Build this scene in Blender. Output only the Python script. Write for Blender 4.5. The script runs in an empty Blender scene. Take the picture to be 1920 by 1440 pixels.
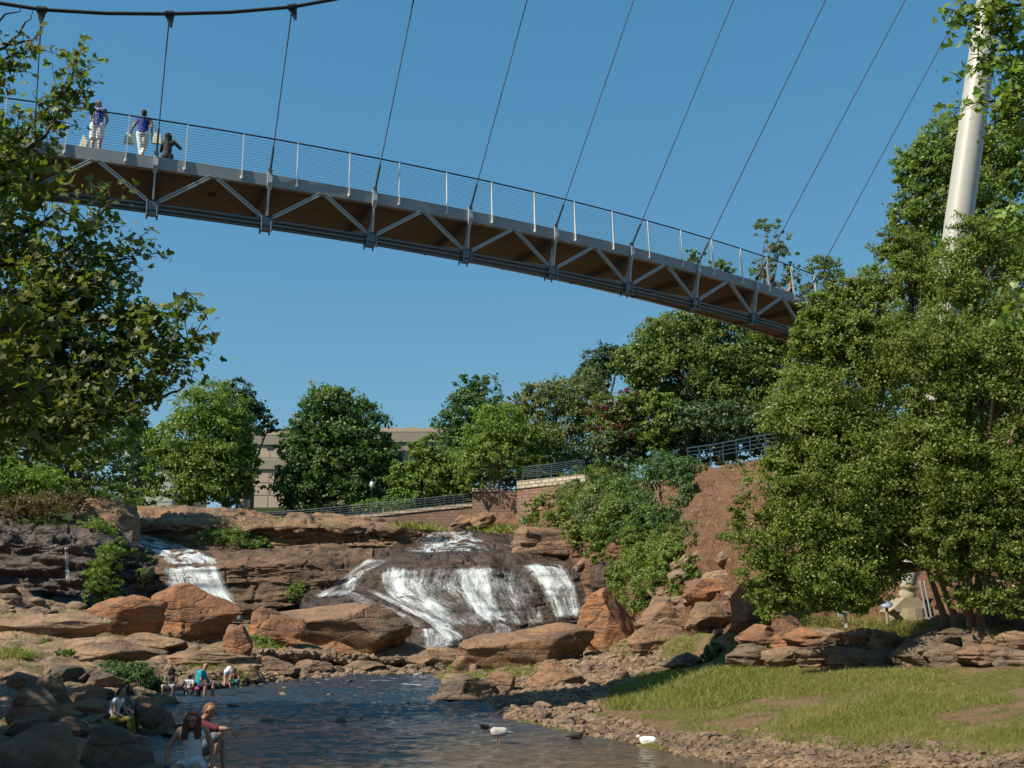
import bpy, math, random
import numpy as np
from mathutils import Vector, Matrix
from mathutils.bvhtree import BVHTree
PI = math.pi
rng = np.random.default_rng(7); random.seed(7)
sc = bpy.context.scene
COL = sc.collection
# ------------------------------------------------------------------ camera, sky, sun
F = 2027.0; PITCH = math.atan(440 / F); CZ = 2.8
cam = bpy.data.objects.new('camera', bpy.data.cameras.new('camera')); COL.objects.link(cam)
cam.location = (0, 0, CZ); cam.rotation_euler = (PI / 2 + PITCH, 0, 0)
cam.data.lens = F / 1920 * 36; cam.data.clip_end = 6000; cam.data.clip_start = 0.1
sc.camera = cam
SUN_EL = math.radians(46); SUN_AZ = math.radians(-120)       # azimuth from +Y, clockwise: the sun stands left, a little behind the camera
sdir = Vector((math.sin(SUN_AZ) * math.cos(SUN_EL), math.cos(SUN_AZ) * math.cos(SUN_EL), math.sin(SUN_EL)))
w = bpy.data.worlds.new("World"); sc.world = w; w.use_nodes = True
nt = w.node_tree; sky = nt.nodes.new('ShaderNodeTexSky'); sky.sky_type = 'NISHITA'; sky.sun_disc = False
sky.sun_elevation = SUN_EL; sky.sun_rotation = SUN_AZ % (2 * PI)
sky.air_density = 1.0; sky.dust_density = 0.3; sky.ozone_density = 1.0; sky.altitude = 200
bg = nt.nodes['Background']; bg.inputs[1].default_value = 0.105
sep = nt.nodes.new('ShaderNodeSeparateColor'); cmb = nt.nodes.new('ShaderNodeCombineColor'); nt.links.new(sky.outputs[0], sep.inputs[0])
for k_, (g_, a_) in enumerate([(.95, .50), (.55, 1.26), (.36, 2.1)]):      # the photographed sky is a flatter blue than the model's
    pw_ = nt.nodes.new('ShaderNodeMath'); pw_.operation = 'POWER'; pw_.inputs[1].default_value = g_; nt.links.new(sep.outputs[k_], pw_.inputs[0])
    ml_ = nt.nodes.new('ShaderNodeMath'); ml_.operation = 'MULTIPLY'; ml_.inputs[1].default_value = a_; nt.links.new(pw_.outputs[0], ml_.inputs[0]); nt.links.new(ml_.outputs[0], cmb.inputs[k_])
nt.links.new(cmb.outputs[0], bg.inputs[0])
sl = bpy.data.lights.new('sun', 'SUN'); sl.energy = 4.7; sl.angle = math.radians(0.5); sl.color = (1, 0.90, 0.73)
so = bpy.data.objects.new('sun', sl); COL.objects.link(so); so.rotation_euler = sdir.to_track_quat('Z', 'Y').to_euler()
sc.view_settings.view_transform = 'Standard'; sc.view_settings.look = 'None'
sc.view_settings.exposure = 0.55; sc.view_settings.gamma = 1.0
sc.cycles.max_bounces = 6; sc.cycles.transparent_max_bounces = 12; sc.cycles.caustics_reflective = False; sc.cycles.caustics_refractive = False

def P(px, py, Y):
    c, s = math.cos(PITCH), math.sin(PITCH); v = (720 - py) / F
    d = Vector(((px - 960) / F, c - s * v, s + c * v)); d *= Y / d.y
    return Vector((d.x, d.y, d.z + CZ))
def GZ(px, py, z):
    c, s = math.cos(PITCH), math.sin(PITCH); v = (720 - py) / F
    d = Vector(((px - 960) / F, c - s * v, s + c * v)); d *= (z - CZ) / d.z
    return Vector((d.x, d.y, z))
# ------------------------------------------------------------------ noise
def _h(x, y, z):
    h = (x * 374761393 + y * 668265263 + z * 1274126177) & 0xffffffff
    h = ((h ^ (h >> 13)) * 1274126177) & 0xffffffff
    return ((h ^ (h >> 16)) & 0xffffff) / float(0xffffff)
def vn(p):
    i = np.floor(p).astype(np.int64); f = p - i; f = f * f * (3 - 2 * f)
    x, y, z = i[:, 0], i[:, 1], i[:, 2]; r = 0
    for a in (0, 1):
        for b in (0, 1):
            for c in (0, 1):
                r = r + _h(x + a, y + b, z + c) * (f[:, 0] if a else 1 - f[:, 0]) * (f[:, 1] if b else 1 - f[:, 1]) * (f[:, 2] if c else 1 - f[:, 2])
    return r * 2 - 1
def fbm(p, o=4, g=0.5):
    r = 0; a = 1.0; p = np.asarray(p, float) + 31.7
    for k in range(o):
        r = r + a * vn(p); a *= g; p = p * 2.03 + 17.3
    return r
# ------------------------------------------------------------------ objects
def link(o, parent=None):
    COL.objects.link(o)
    if parent: o.parent = parent
    return o
def tag(o, label=None, cat=None, group=None, kind=None):
    if label: o['label'] = label
    if cat: o['category'] = cat
    if group: o['group'] = group
    if kind: o['kind'] = kind
    return o
def thing(name, label, cat, group=None, loc=(0, 0, 0)):
    o = bpy.data.objects.new(name, None); link(o); o.location = loc; o.empty_display_size = 0.2
    return tag(o, label, cat, group)
def mesh(name, V, Fc, m=None, parent=None, smooth=False, uv=None, origin=None):
    """V (N,3), Fc: array (M,k) or list of lists; world coordinates; origin moves the pivot"""
    V = np.array(V, dtype=np.float64).reshape(-1, 3)
    off = np.zeros(3)
    if origin is not None: off = np.array(origin, float)
    elif parent is not None: off = np.array(parent.location, float) * 1.0
    me = bpy.data.meshes.new(name)
    me.vertices.add(len(V)); me.vertices.foreach_set('co', (V - off).ravel())
    if isinstance(Fc, np.ndarray):
        k = Fc.shape[1]; n = len(Fc)
        me.loops.add(n * k); me.loops.foreach_set('vertex_index', Fc.ravel().astype(np.int32))
        me.polygons.add(n); me.polygons.foreach_set('loop_start', np.arange(0, n * k, k, dtype=np.int32))
    else:
        tot = [len(f) for f in Fc]; n = len(Fc)
        me.loops.add(sum(tot)); me.loops.foreach_set('vertex_index', np.array([i for f in Fc for i in f], dtype=np.int32))
        me.polygons.add(n); me.polygons.foreach_set('loop_start', np.concatenate([[0], np.cumsum(tot)[:-1]]).astype(np.int32))
    me.polygons.foreach_set('use_smooth', np.full(n, bool(smooth)))
    if uv is not None:
        l = me.uv_layers.new(name='UVMap'); vi = np.empty(len(me.loops), dtype=np.int32); me.loops.foreach_get('vertex_index', vi)
        l.data.foreach_set('uv', np.asarray(uv, float)[vi].ravel())
    me.update(calc_edges=True); me.validate()
    if m: me.materials.append(m)
    o = bpy.data.objects.new(name, me); link(o, parent)
    if parent is None: o.location = off
    return o
class MB:
    """collects boxes, bars, tubes, prisms; build() links them as one mesh"""
    def __init__(s): s.V = []; s.F = []; s.n = 0
    def add(s, V, Fc):
        V = [tuple(v) for v in V]; s.V += V; s.F += [[i + s.n for i in f] for f in Fc]; s.n += len(V); return s
    def box(s, c, d, rot=None, taper=1.0):
        c = Vector(c); V = []
        for z in (-1, 1):
            t = taper if z > 0 else 1
            for x, y in ((-1, -1), (1, -1), (1, 1), (-1, 1)):
                v = Vector((x * d[0] / 2 * t, y * d[1] / 2 * t, z * d[2] / 2))
                if rot is not None: v = rot @ v
                V.append(c + v)
        return s.add(V, [(3, 2, 1, 0), (4, 5, 6, 7), (0, 1, 5, 4), (1, 2, 6, 5), (2, 3, 7, 6), (3, 0, 4, 7)])
    def bar(s, a, b, wd, ht, up=(0, 0, 1)):
        a = Vector(a); b = Vector(b); t = (b - a).normalized(); x = t.cross(Vector(up)).normalized(); y = x.cross(t)
        V = []
        for q in (a, b):
            for i, j in ((-1, -1), (1, -1), (1, 1), (-1, 1)): V.append(q + x * i * wd / 2 + y * j * ht / 2)
        return s.add(V, [(3, 2, 1, 0), (4, 5, 6, 7), (0, 1, 5, 4), (1, 2, 6, 5), (2, 3, 7, 6), (3, 0, 4, 7)])
    def tube(s, pts, r, n=6, cap=True):
        pts = [Vector(p) for p in pts]; k = len(pts)
        rr = r if hasattr(r, '__len__') else [r] * k
        V = []; Fc = []; up = None
        for i, p in enumerate(pts):
            t = (pts[min(i + 1, k - 1)] - pts[max(i - 1, 0)]).normalized()
            if up is None: up = Vector((0, 0, 1)) if abs(t.z) < .9 else Vector((1, 0, 0))
            x = t.cross(up).normalized(); y = x.cross(t).normalized(); up = y
            for j in range(n):
                a = 2 * PI * j / n; V.append(p + (x * math.cos(a) + y * math.sin(a)) * rr[i])
        for i in range(k - 1):
            for j in range(n):
                a, b = i * n + j, i * n + (j + 1) % n; Fc.append((a, b, b + n, a + n))
        if cap: Fc += [tuple(range(n))[::-1], tuple((k - 1) * n + j for j in range(n))]
        return s.add(V, Fc)
    def prism(s, poly, nvec, th):
        """poly: list of 3D points, extruded symmetrically along nvec"""
        n = Vector(nvec).normalized() * th / 2; k = len(poly)
        V = [Vector(p) - n for p in poly] + [Vector(p) + n for p in poly]
        Fc = [tuple(range(k))[::-1], tuple(range(k, 2 * k))] + [(i, (i + 1) % k, (i + 1) % k + k, i + k) for i in range(k)]
        return s.add(V, Fc)
    def lathe(s, c, prof, n=20, axis=None, tip=None):
        """prof [(t,r)] along axis vector from c"""
        c = Vector(c); ax = Vector(axis or (0, 0, 1)).normalized()
        return s.tube([c + ax * t for t, r in prof], [r for t, r in prof], n)
    def build(s, name, m, parent=None, smooth=False, origin=None):
        return mesh(name, s.V, s.F, m, parent, smooth, origin=origin)
# ------------------------------------------------------------------ materials
def newmat(name):
    m = bpy.data.materials.new(name); m.use_nodes = True
    t = m.node_tree; b = t.nodes['Principled BSDF']; return m, t, b
def N(t, kind, **k):
    n = t.nodes.new(kind)
    for a, b in k.items():
        if a.startswith('i_'): n.inputs[a[2:].replace('_', ' ')].default_value = b
        else: setattr(n, a, b)
    return n
def coords(t, sx=1, sy=1, sz=1, kind='Object', rot=(0, 0, 0)):
    tc = N(t, 'ShaderNodeTexCoord'); mp = N(t, 'ShaderNodeMapping'); mp.inputs['Scale'].default_value = (sx, sy, sz); mp.inputs['Rotation'].default_value = rot
    t.links.new(tc.outputs[kind], mp.inputs[0]); return mp.outputs[0]
def geo(t, sx=1, sy=1, sz=1, rot=(0, 0, 0)):
    g = N(t, 'ShaderNodeNewGeometry'); mp = N(t, 'ShaderNodeMapping'); mp.inputs['Scale'].default_value = (sx, sy, sz); mp.inputs['Rotation'].default_value = rot
    t.links.new(g.outputs['Position'], mp.inputs[0]); return mp.outputs[0]
def noise(t, vec, sc_, det=6, rough=.55, dist=0):
    n = N(t, 'ShaderNodeTexNoise'); n.inputs['Scale'].default_value = sc_; n.inputs['Detail'].default_value = det
    n.inputs['Roughness'].default_value = rough; n.inputs['Distortion'].default_value = dist
    t.links.new(vec, n.inputs['Vector']); return n.outputs['Fac']
def ramp(t, fac, stops, interp='LINEAR'):
    r = N(t, 'ShaderNodeValToRGB'); e = r.color_ramp.elements; r.color_ramp.interpolation = interp
    while len(e) < len(stops): e.new(0.5)
    for q, (p, c) in zip(e, stops):
        q.position = p; q.color = (c, c, c, 1) if not hasattr(c, '__len__') else (*c, 1)
    t.links.new(fac, r.inputs[0]); return r.outputs[0]
def mix(t, fac, a, b, mode='MIX'):
    m = N(t, 'ShaderNodeMix', data_type='RGBA', blend_type=mode)
    for s_, v in ((0, fac), (6, a), (7, b)):
        if hasattr(v, 'links') or isinstance(v, bpy.types.NodeSocket): t.links.new(v, m.inputs[s_])
        elif s_ == 0: m.inputs[0].default_value = v
        else: m.inputs[s_].default_value = (*v, 1)
    return m.outputs[2]
def bump(t, b, fac, st=.5, dist=.1, prev=None):
    n = N(t, 'ShaderNodeBump'); n.inputs['Strength'].default_value = st; n.inputs['Distance'].default_value = dist
    t.links.new(fac, n.inputs['Height'])
    if prev is not None: t.links.new(prev, n.inputs['Normal'])
    t.links.new(n.outputs[0], b.inputs['Normal']); return n.outputs[0]
def simple(name, c, rough=.6, metal=0, var=.12, vs=3., bmp=0, spec=.5):
    m, t, b = newmat(name); v = geo(t)
    f = noise(t, v, vs, 5)
    t.links.new(mix(t, f, tuple(x * (1 - var) for x in c), tuple(min(1, x * (1 + var)) for x in c)), b.inputs['Base Color'])
    b.inputs['Roughness'].default_value = rough; b.inputs['Metallic'].default_value = metal; b.inputs['Specular IOR Level'].default_value = spec
    if bmp: bump(t, b, noise(t, v, vs * 6, 5), bmp, .02)
    return m
def rockmat(name, ca, cb, cc, sz=2.5, wet=0., moss=0., sc_=1., strat=.5):
    m, t, b = newmat(name); g = geo(t); gs = geo(t, .5, .5, sz, rot=(.12, .06, 0))
    n1 = noise(t, g, .35 * sc_, 8, .6); n2 = noise(t, gs, .9 * sc_, 8, .6, .6); n3 = noise(t, g, 5 * sc_, 8, .65)
    c = mix(t, ramp(t, n1, [(.36, 0.), (.6, 1.)]), ca, cb)
    c = mix(t, ramp(t, n2, [(.47, 0.), (.62, 1.)]), c, cc)
    lich = noise(t, g, 1.7 * sc_, 8, .7)
    c = mix(t, ramp(t, lich, [(.6, 0.), (.68, .55)]), c, tuple(x * .28 for x in cc))
    c = mix(t, ramp(t, n3, [(.3, .42), (.7, .0)]), c, (.03, .022, .016))
    if moss:
        gn = N(t, 'ShaderNodeNewGeometry'); sp = N(t, 'ShaderNodeSeparateXYZ'); t.links.new(gn.outputs['Normal'], sp.inputs[0])
        mm = N(t, 'ShaderNodeMath', operation='MULTIPLY'); t.links.new(sp.outputs[2], mm.inputs[0]); t.links.new(noise(t, g, .8, 8, .7), mm.inputs[1])
        c = mix(t, ramp(t, mm.outputs[0], [(.46, 0.), (.56, moss)]), c, (.07, .085, .02))
    t.links.new(c, b.inputs['Base Color'])
    b.inputs['Roughness'].default_value = .85 - .6 * wet; b.inputs['Specular IOR Level'].default_value = .3 + .3 * wet
    p = bump(t, b, n2, strat, .3); p = bump(t, b, n3, .9, .14, p)
    vo = N(t, 'ShaderNodeTexVoronoi', feature='DISTANCE_TO_EDGE'); vo.inputs['Scale'].default_value = .55 * sc_
    wv = N(t, 'ShaderNodeVectorMath', operation='ADD'); nn = N(t, 'ShaderNodeTexNoise'); nn.inputs['Scale'].default_value = .6; t.links.new(g, nn.inputs['Vector'])
    t.links.new(gs, wv.inputs[0]); t.links.new(nn.outputs['Color'], wv.inputs[1]); t.links.new(wv.outputs[0], vo.inputs['Vector'])
    bump(t, b, ramp(t, vo.outputs['Distance'], [(0, 0.), (.05, 1.)]), .5 if not wet else .2, .15, p)
    return m
def leafmat(name, ca, cb, cc=None, trans=.35, rough=.45, spec=.4):
    m, t, b = newmat(name); g = N(t, 'ShaderNodeNewGeometry')
    c = mix(t, ramp(t, g.outputs['Random Per Island'], [(.0, 0.), (1., 1.)]), ca, cb)
    if cc: c = mix(t, ramp(t, noise(t, geo(t), .5, 3), [(.5, 0.), (.68, .8)]), c, cc)
    t.links.new(c, b.inputs['Base Color']); b.inputs['Roughness'].default_value = rough; b.inputs['Specular IOR Level'].default_value = spec
    tr = N(t, 'ShaderNodeBsdfTranslucent'); t.links.new(mix(t, 1., c, (1.5, 1.7, .7), 'MULTIPLY'), tr.inputs[0])
    ms = N(t, 'ShaderNodeMixShader'); ms.inputs[0].default_value = trans
    t.links.new(b.outputs[0], ms.inputs[1]); t.links.new(tr.outputs[0], ms.inputs[2])
    t.links.new(ms.outputs[0], t.nodes['Material Output'].inputs[0]); return m
M = {}
M['rock'] = rockmat('sandy_rock', (.36, .20, .11), (.25, .16, .10), (.17, .12, .085), moss=.0)
M['rockor'] = rockmat('orange_rock', (.42, .19, .085), (.33, .16, .08), (.2, .11, .07))
M['rockgrey'] = rockmat('grey_rock', (.31, .215, .14), (.20, .145, .10), (.10, .08, .062), moss=.3)
M['rockdark'] = rockmat('wet_rock', (.05, .032, .022), (.028, .02, .015), (.085, .05, .03), wet=.75, strat=.9)
M['rockfall'] = rockmat('falls_rock', (.085, .047, .03), (.045, .029, .021), (.028, .021, .017), wet=.5, strat=.4)
M['shelf'] = rockmat('brown_shelf_rock', (.24, .14, .085), (.13, .08, .05), (.075, .052, .036), wet=.1)
M['slab'] = rockmat('tan_slab_rock', (.42, .27, .165), (.33, .21, .135), (.2, .135, .09), moss=.55, strat=.7)
M['stone'] = rockmat('rubble_stone', (.45, .31, .20), (.32, .22, .145), (.20, .14, .10), sc_=2.)
def groundmat(name, soil, soil2, green, thr, sc_=.5):
    m, t, b = newmat(name); g = geo(t)
    n1 = noise(t, g, sc_, 8, .65); n2 = noise(t, g, 9, 6, .7)
    c = mix(t, ramp(t, n2, [(.35, 0.), (.65, 1.)]), soil, soil2)
    c = mix(t, ramp(t, noise(t, g, 1.6, 8, .75), [(.5, 0.), (.66, .7)]), c, tuple(x * .45 for x in soil2))
    gr = mix(t, ramp(t, n2, [(.35, 0.), (.65, 1.)]), green, tuple(x * .42 for x in green))
    c = mix(t, ramp(t, n1, [(thr, 0.), (thr + .08, 1.)]), c, gr)
    t.links.new(c, b.inputs['Base Color']); b.inputs['Roughness'].default_value = .95; b.inputs['Specular IOR Level'].default_value = .1
    bump(t, b, n2, 1., .25); return m
M['bank'] = groundmat('bank_soil', (.30, .19, .11), (.17, .105, .065), (.09, .12, .03), .5)
M['mulch'] = groundmat('mulch_soil', (.33, .19, .12), (.15, .085, .053), (.06, .08, .02), .72)
M['lawn'] = groundmat('lawn_soil', (.36, .24, .14), (.25, .17, .10), (.26, .26, .08), .45, .5)
M['earth'] = groundmat('earth', (.1, .08, .04), (.06, .05, .03), (.05, .07, .02), .4)
M['bark'] = simple('bark', (.13, .095, .065), .9, var=.4, vs=4, bmp=.6)
M['barkb'] = simple('birch_bark', (.26, .16, .11), .8, var=.45, vs=5, bmp=.5)
M['barkd'] = simple('twig_bark', (.05, .038, .028), .9, var=.3)
M['l_mid'] = leafmat('leaf_mid', (0.096, 0.156, 0.03), (0.204, 0.276, 0.06), (.19, .24, .05))
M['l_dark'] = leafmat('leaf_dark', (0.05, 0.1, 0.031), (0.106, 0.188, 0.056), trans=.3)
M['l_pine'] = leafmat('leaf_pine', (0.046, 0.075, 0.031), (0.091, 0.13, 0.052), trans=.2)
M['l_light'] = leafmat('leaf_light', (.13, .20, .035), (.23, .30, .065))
M['l_oak'] = leafmat('leaf_oak', (0.088, 0.131, 0.031), (0.2, 0.25, 0.062), (.18, .22, .06))
M['l_olive'] = leafmat('leaf_olive', (0.115, 0.149, 0.057), (0.207, 0.241, 0.103))
M['l_red'] = leafmat('leaf_red', (.20, .035, .035), (.10, .05, .025))
M['l_birch'] = leafmat('leaf_birch', (0.11, 0.16, 0.028), (0.253, 0.297, 0.072), (.13, .16, .03), rough=.45, spec=.42, trans=.42)
M['l_syc'] = leafmat('leaf_sycamore', (.075, .115, .022), (.18, .20, .045), rough=.5, spec=.4, trans=.42)
M['l_sycy'] = leafmat('leaf_sycamore_yellow', (.08, .10, .018), (.16, .16, .035), trans=.4, rough=.6, spec=.2)
M['l_brown'] = leafmat('leaf_brown', (.10, .085, .035), (.19, .12, .06))
M['grass'] = leafmat('grass_blade', (.12, .165, .035), (.29, .28, .09), (.33, .28, .12), rough=.7, trans=.3, spec=.2)
M['steel'] = simple('painted_steel', (.40, .43, .44), .45, .3, var=.1)
M['beam'] = simple('edge_beam_paint', (.25, .265, .27), .55, .1, var=.15, vs=1.5)
M['steelw'] = simple('stainless_post', (.62, .62, .60), .4, .2, var=.1)
M['dsteel'] = simple('dark_cable', (.03, .034, .038), .6, 0, spec=.2)
M['ring'] = simple('ring_cable', (.13, .155, .165), .45, .4)
M['mast'] = simple('mast_paint', (.40, .395, .36), .45, 0, var=.05)
M['conc'] = simple('concrete', (.30, .25, .175), .9, var=.25, bmp=.4)
M['navy'] = simple('navy_paint', (.035, .06, .085), .4)
def soffit():
    m, t, b = newmat('board_marked_soffit'); g = geo(t)
    c = mix(t, ramp(t, noise(t, geo(t, .4, .4, 1), 2, 8, .7), [(.3, 0.), (.7, 1.)]), (.13, .095, .068), (.20, .15, .11))
    wv = N(t, 'ShaderNodeTexWave', wave_type='BANDS', bands_direction='Y'); wv.inputs['Scale'].default_value = 3.2; wv.inputs['Distortion'].default_value = .6
    t.links.new(g, wv.inputs[0]); c = mix(t, ramp(t, wv.outputs[1], [(.0, .5), (.2, .0)]), c, (.07, .045, .03))
    t.links.new(c, b.inputs[0]); b.inputs['Roughness'].default_value = .9; return m
M['soffit'] = soffit()
def stonewall(name, ca, cb, mortar, s=1.):
    m, t, b = newmat(name); g = geo(t)
    tc = N(t, 'ShaderNodeTexBrick'); tc.inputs['Scale'].default_value = s; tc.inputs['Mortar Size'].default_value = .03
    sw = N(t, 'ShaderNodeSeparateXYZ'); cb_ = N(t, 'ShaderNodeCombineXYZ'); t.links.new(g, sw.inputs[0]); t.links.new(sw.outputs[0], cb_.inputs[0]); t.links.new(sw.outputs[2], cb_.inputs[1])
    t.links.new(cb_.outputs[0], tc.inputs[0])
    tc.inputs[1].default_value = (*ca, 1); tc.inputs[2].default_value = (*cb, 1); tc.inputs[3].default_value = (*mortar, 1)
    c = mix(t, ramp(t, noise(t, g, .8, 8, .7), [(.35, .6), (.65, 0.)]), tc.outputs[0], tuple(x * .3 for x in ca))
    t.links.new(c, b.inputs[0]); b.inputs['Roughness'].default_value = .9
    bump(t, b, tc.outputs['Fac'], -.4, .05); return m
M['wall'] = stonewall('stone_wall', (.34, .20, .13), (.25, .16, .11), (.13, .09, .07), .9)
M['cap'] = stonewall('pale_cap_stone', (.62, .52, .40), (.45, .37, .28), (.12, .09, .07), .9)
M['bld'] = simple('tan_concrete', (.42, .34, .26), .9, var=.1, vs=.6)
M['bldg'] = simple('grey_band', (.27, .235, .19), .9, var=.1, vs=.6)
M['bdark'] = simple('dark_glazing', (.04, .05, .06), .2)
def foammat():
    m, t, b = newmat('falling_water')
    uv = N(t, 'ShaderNodeUVMap'); mp = N(t, 'ShaderNodeMapping'); mp.inputs['Scale'].default_value = (1, .12, 1); t.links.new(uv.outputs[0], mp.inputs[0])
    n1 = noise(t, mp.outputs[0], 9, 10, .85, .4); n3 = noise(t, geo(t), 9, 4, .7)
    mp2 = N(t, 'ShaderNodeMapping'); mp2.inputs['Scale'].default_value = (.8, .35, 1); t.links.new(uv.outputs[0], mp2.inputs[0])
    n2 = noise(t, mp2.outputs[0], 2.2, 5, .6)
    at = N(t, 'ShaderNodeAttribute', attribute_name='foam')
    a = N(t, 'ShaderNodeMath', operation='ADD'); t.links.new(n1, a.inputs[0]); t.links.new(at.outputs['Fac'], a.inputs[1])
    a2 = N(t, 'ShaderNodeMath', operation='MULTIPLY_ADD'); t.links.new(n2, a2.inputs[0]); a2.inputs[1].default_value = 1.1; t.links.new(a.outputs[0], a2.inputs[2])
    a3 = N(t, 'ShaderNodeMath', operation='MULTIPLY_ADD'); t.links.new(n3, a3.inputs[0]); a3.inputs[1].default_value = .55; t.links.new(a2.outputs[0], a3.inputs[2]); a2 = a3
    dv = N(t, 'ShaderNodeMath', operation='DIVIDE'); dv.inputs[1].default_value = 2.4; t.links.new(a2.outputs[0], dv.inputs[0])
    al = ramp(t, dv.outputs[0], [(1.44 / 2.4, 0.), (1.60 / 2.4, .22), (1.84 / 2.4, 1.)])
    b.inputs['Base Color'].default_value = (.74, .79, .82, 1); b.inputs['Roughness'].default_value = .5
    bump(t, b, n1, 1., .15)
    tr = N(t, 'ShaderNodeBsdfTransparent'); ms = N(t, 'ShaderNodeMixShader')
    t.links.new(al, ms.inputs[0]); t.links.new(tr.outputs[0], ms.inputs[1]); t.links.new(b.outputs[0], ms.inputs[2])
    t.links.new(ms.outputs[0], t.nodes['Material Output'].inputs[0]); return m
M['foam'] = foammat()
def watermat():
    m, t, b = newmat('river_water')
    g = geo(t, .55, 1.0, 1.0); g1 = geo(t)
    sp = N(t, 'ShaderNodeSeparateXYZ'); t.links.new(g1, sp.inputs[0])
    n1 = noise(t, g, 2.4, 6, .65, .4); n2 = noise(t, geo(t, .5, 1.6, 1), 9, 5, .6, .3); n3 = noise(t, g1, .35, 5, .6)
    my = N(t, 'ShaderNodeMapRange'); my.inputs[1].default_value = 20; my.inputs[2].default_value = 34; t.links.new(sp.outputs[1], my.inputs[0])
    bed = mix(t, ramp(t, noise(t, g1, 2.5, 8, .7), [(.35, 0.), (.7, 1.)]), (.05, .033, .017), (.19, .13, .07))
    c = mix(t, my.outputs[0], bed, (.018, .032, .048))  # far water tinted blue to stand for the reflected sky
    # white water below the falls and along riffles, with sun glints painted in
    fy = N(t, 'ShaderNodeMapRange'); fy.inputs[1].default_value = 36; fy.inputs[2].default_value = 68; fy.inputs[3].default_value = -.1; fy.inputs[4].default_value = .1; t.links.new(sp.outputs[1], fy.inputs[0])
    fa = N(t, 'ShaderNodeMath', operation='ADD'); t.links.new(fy.outputs[0], fa.inputs[0]); t.links.new(noise(t, geo(t, .35, 1, 1), 1.6, 9, .75, .5), fa.inputs[1])
    fo = ramp(t, fa.outputs[0], [(.60, 0.), (.68, 1.)])
    c = mix(t, fo, c, (.6, .64, .66)); t.links.new(c, b.inputs[0])
    r = N(t, 'ShaderNodeMapRange'); r.inputs[3].default_value = .06; r.inputs[4].default_value = .6; t.links.new(fo, r.inputs[0]); t.links.new(r.outputs[0], b.inputs['Roughness'])
    b.inputs['IOR'].default_value = 1.33
    # calmer pool on the near right
    mx = N(t, 'ShaderNodeMapRange'); mx.inputs[1].default_value = 2.; mx.inputs[2].default_value = 6.; mx.inputs[3].default_value = 1; mx.inputs[4].default_value = .12; t.links.new(sp.outputs[0], mx.inputs[0])
    bn = N(t, 'ShaderNodeBump'); bn.inputs['Distance'].default_value = .12; t.links.new(n1, bn.inputs['Height'])
    sm = N(t, 'ShaderNodeMath', operation='MULTIPLY'); sm.inputs[1].default_value = .75; t.links.new(mx.outputs[0], sm.inputs[0]); t.links.new(sm.outputs[0], bn.inputs['Strength'])
    b2 = N(t, 'ShaderNodeBump'); b2.inputs['Distance'].default_value = .05; b2.inputs['Strength'].default_value = .5; t.links.new(n2, b2.inputs['Height']); t.links.new(bn.outputs[0], b2.inputs['Normal'])
    t.links.new(b2.outputs[0], b.inputs['Normal']); return m
M['water'] = watermat()
# ------------------------------------------------------------------ terrain lofts
TV = []; TF = []; tn = [0]
def reg(V, Fc):
    TV.append(V); TF.append(np.asarray(Fc) + tn[0]); tn[0] += len(V)
def rockdisp(V, Nn, amp, strata, fr):
    d = fbm(V * fr, 5, .5) * amp
    q = V * np.array([.25, .25, 2.6]) + fbm(V * .5, 2)[:, None] * .5
    s = fbm(q, 3, .55); s = np.tanh(s * 3) * strata
    cr = np.abs(fbm(V * np.array([.35, .35, .8]) + 9, 3)); cr = -np.exp(-(cr / .05) ** 2) * amp * .6
    if fr == .45:                                                # erosion gullies down the soil slope
        d = d - np.abs(fbm(np.stack([V[:, 0] * .55 + V[:, 1] * .2, V[:, 1] * .07, V[:, 2] * .07], 1), 3)) * .9 + fbm(V * 2.2, 3) * .09
    return V + Nn * (d + s + cr)[:, None]
def tup(p):
    if p[2] == 'w': return GZ(p[0], p[1], 0.02)
    if p[2] == 'b': return GZ(p[0], p[1], -.5)
    return P(*p)
def loft(name, rows, nu, nv, m, amp=.3, strata=.15, fr=.5, regd=True, uvs=False, kind='structure'):
    u = np.linspace(0, 1, nu); R = []
    for r in rows:
        pts = np.array([tuple(tup(p)) for p in r]); px = np.array([p[0] for p in r], float)
        x = px[0] + u * (px[-1] - px[0]); q = np.stack([np.interp(x, px, pts[:, k]) for k in range(3)], 1)
        ker = max(1, nu // 60); pad = np.pad(q, ((ker, ker), (0, 0)), 'edge')          # soften the corners of the control polyline
        q = sum(pad[i:i + nu] for i in range(2 * ker + 1)) / (2 * ker + 1); R.append(q)
    R = np.array(R); k = len(rows); vv = np.linspace(0, k - 1, nv); i0 = np.minimum(vv.astype(int), k - 2); f = vv - i0
    f = f[:, None, None]; G = R[i0] * (1 - f) + R[i0 + 1] * f
    ker = max(1, nv // (k * 7)); pad = np.pad(G, ((ker, ker), (0, 0), (0, 0)), 'edge'); G = sum(pad[i:i + nv] for i in range(2 * ker + 1)) / (2 * ker + 1)
    du = np.gradient(G, axis=1); dv = np.gradient(G, axis=0); Nn = np.cross(dv, du); Nn /= np.linalg.norm(Nn, axis=2, keepdims=True) + 1e-9
    s = np.sign((Nn.reshape(-1, 3) @ np.array([0, -.6, .8])).sum()); Nn *= s
    V = G.reshape(-1, 3); V = rockdisp(V, Nn.reshape(-1, 3), amp, strata, fr)
    a = (np.arange(nv - 1)[:, None] * nu + np.arange(nu - 1)[None]).ravel()
    Fc = np.stack([a, a + 1, a + nu + 1, a + nu], 1)
    if s > 0: pass
    o = mesh(name, V, Fc, m, smooth=True)
    if kind: tag(o, kind=kind)
    if regd: reg(V, Fc)
    return o
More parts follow.
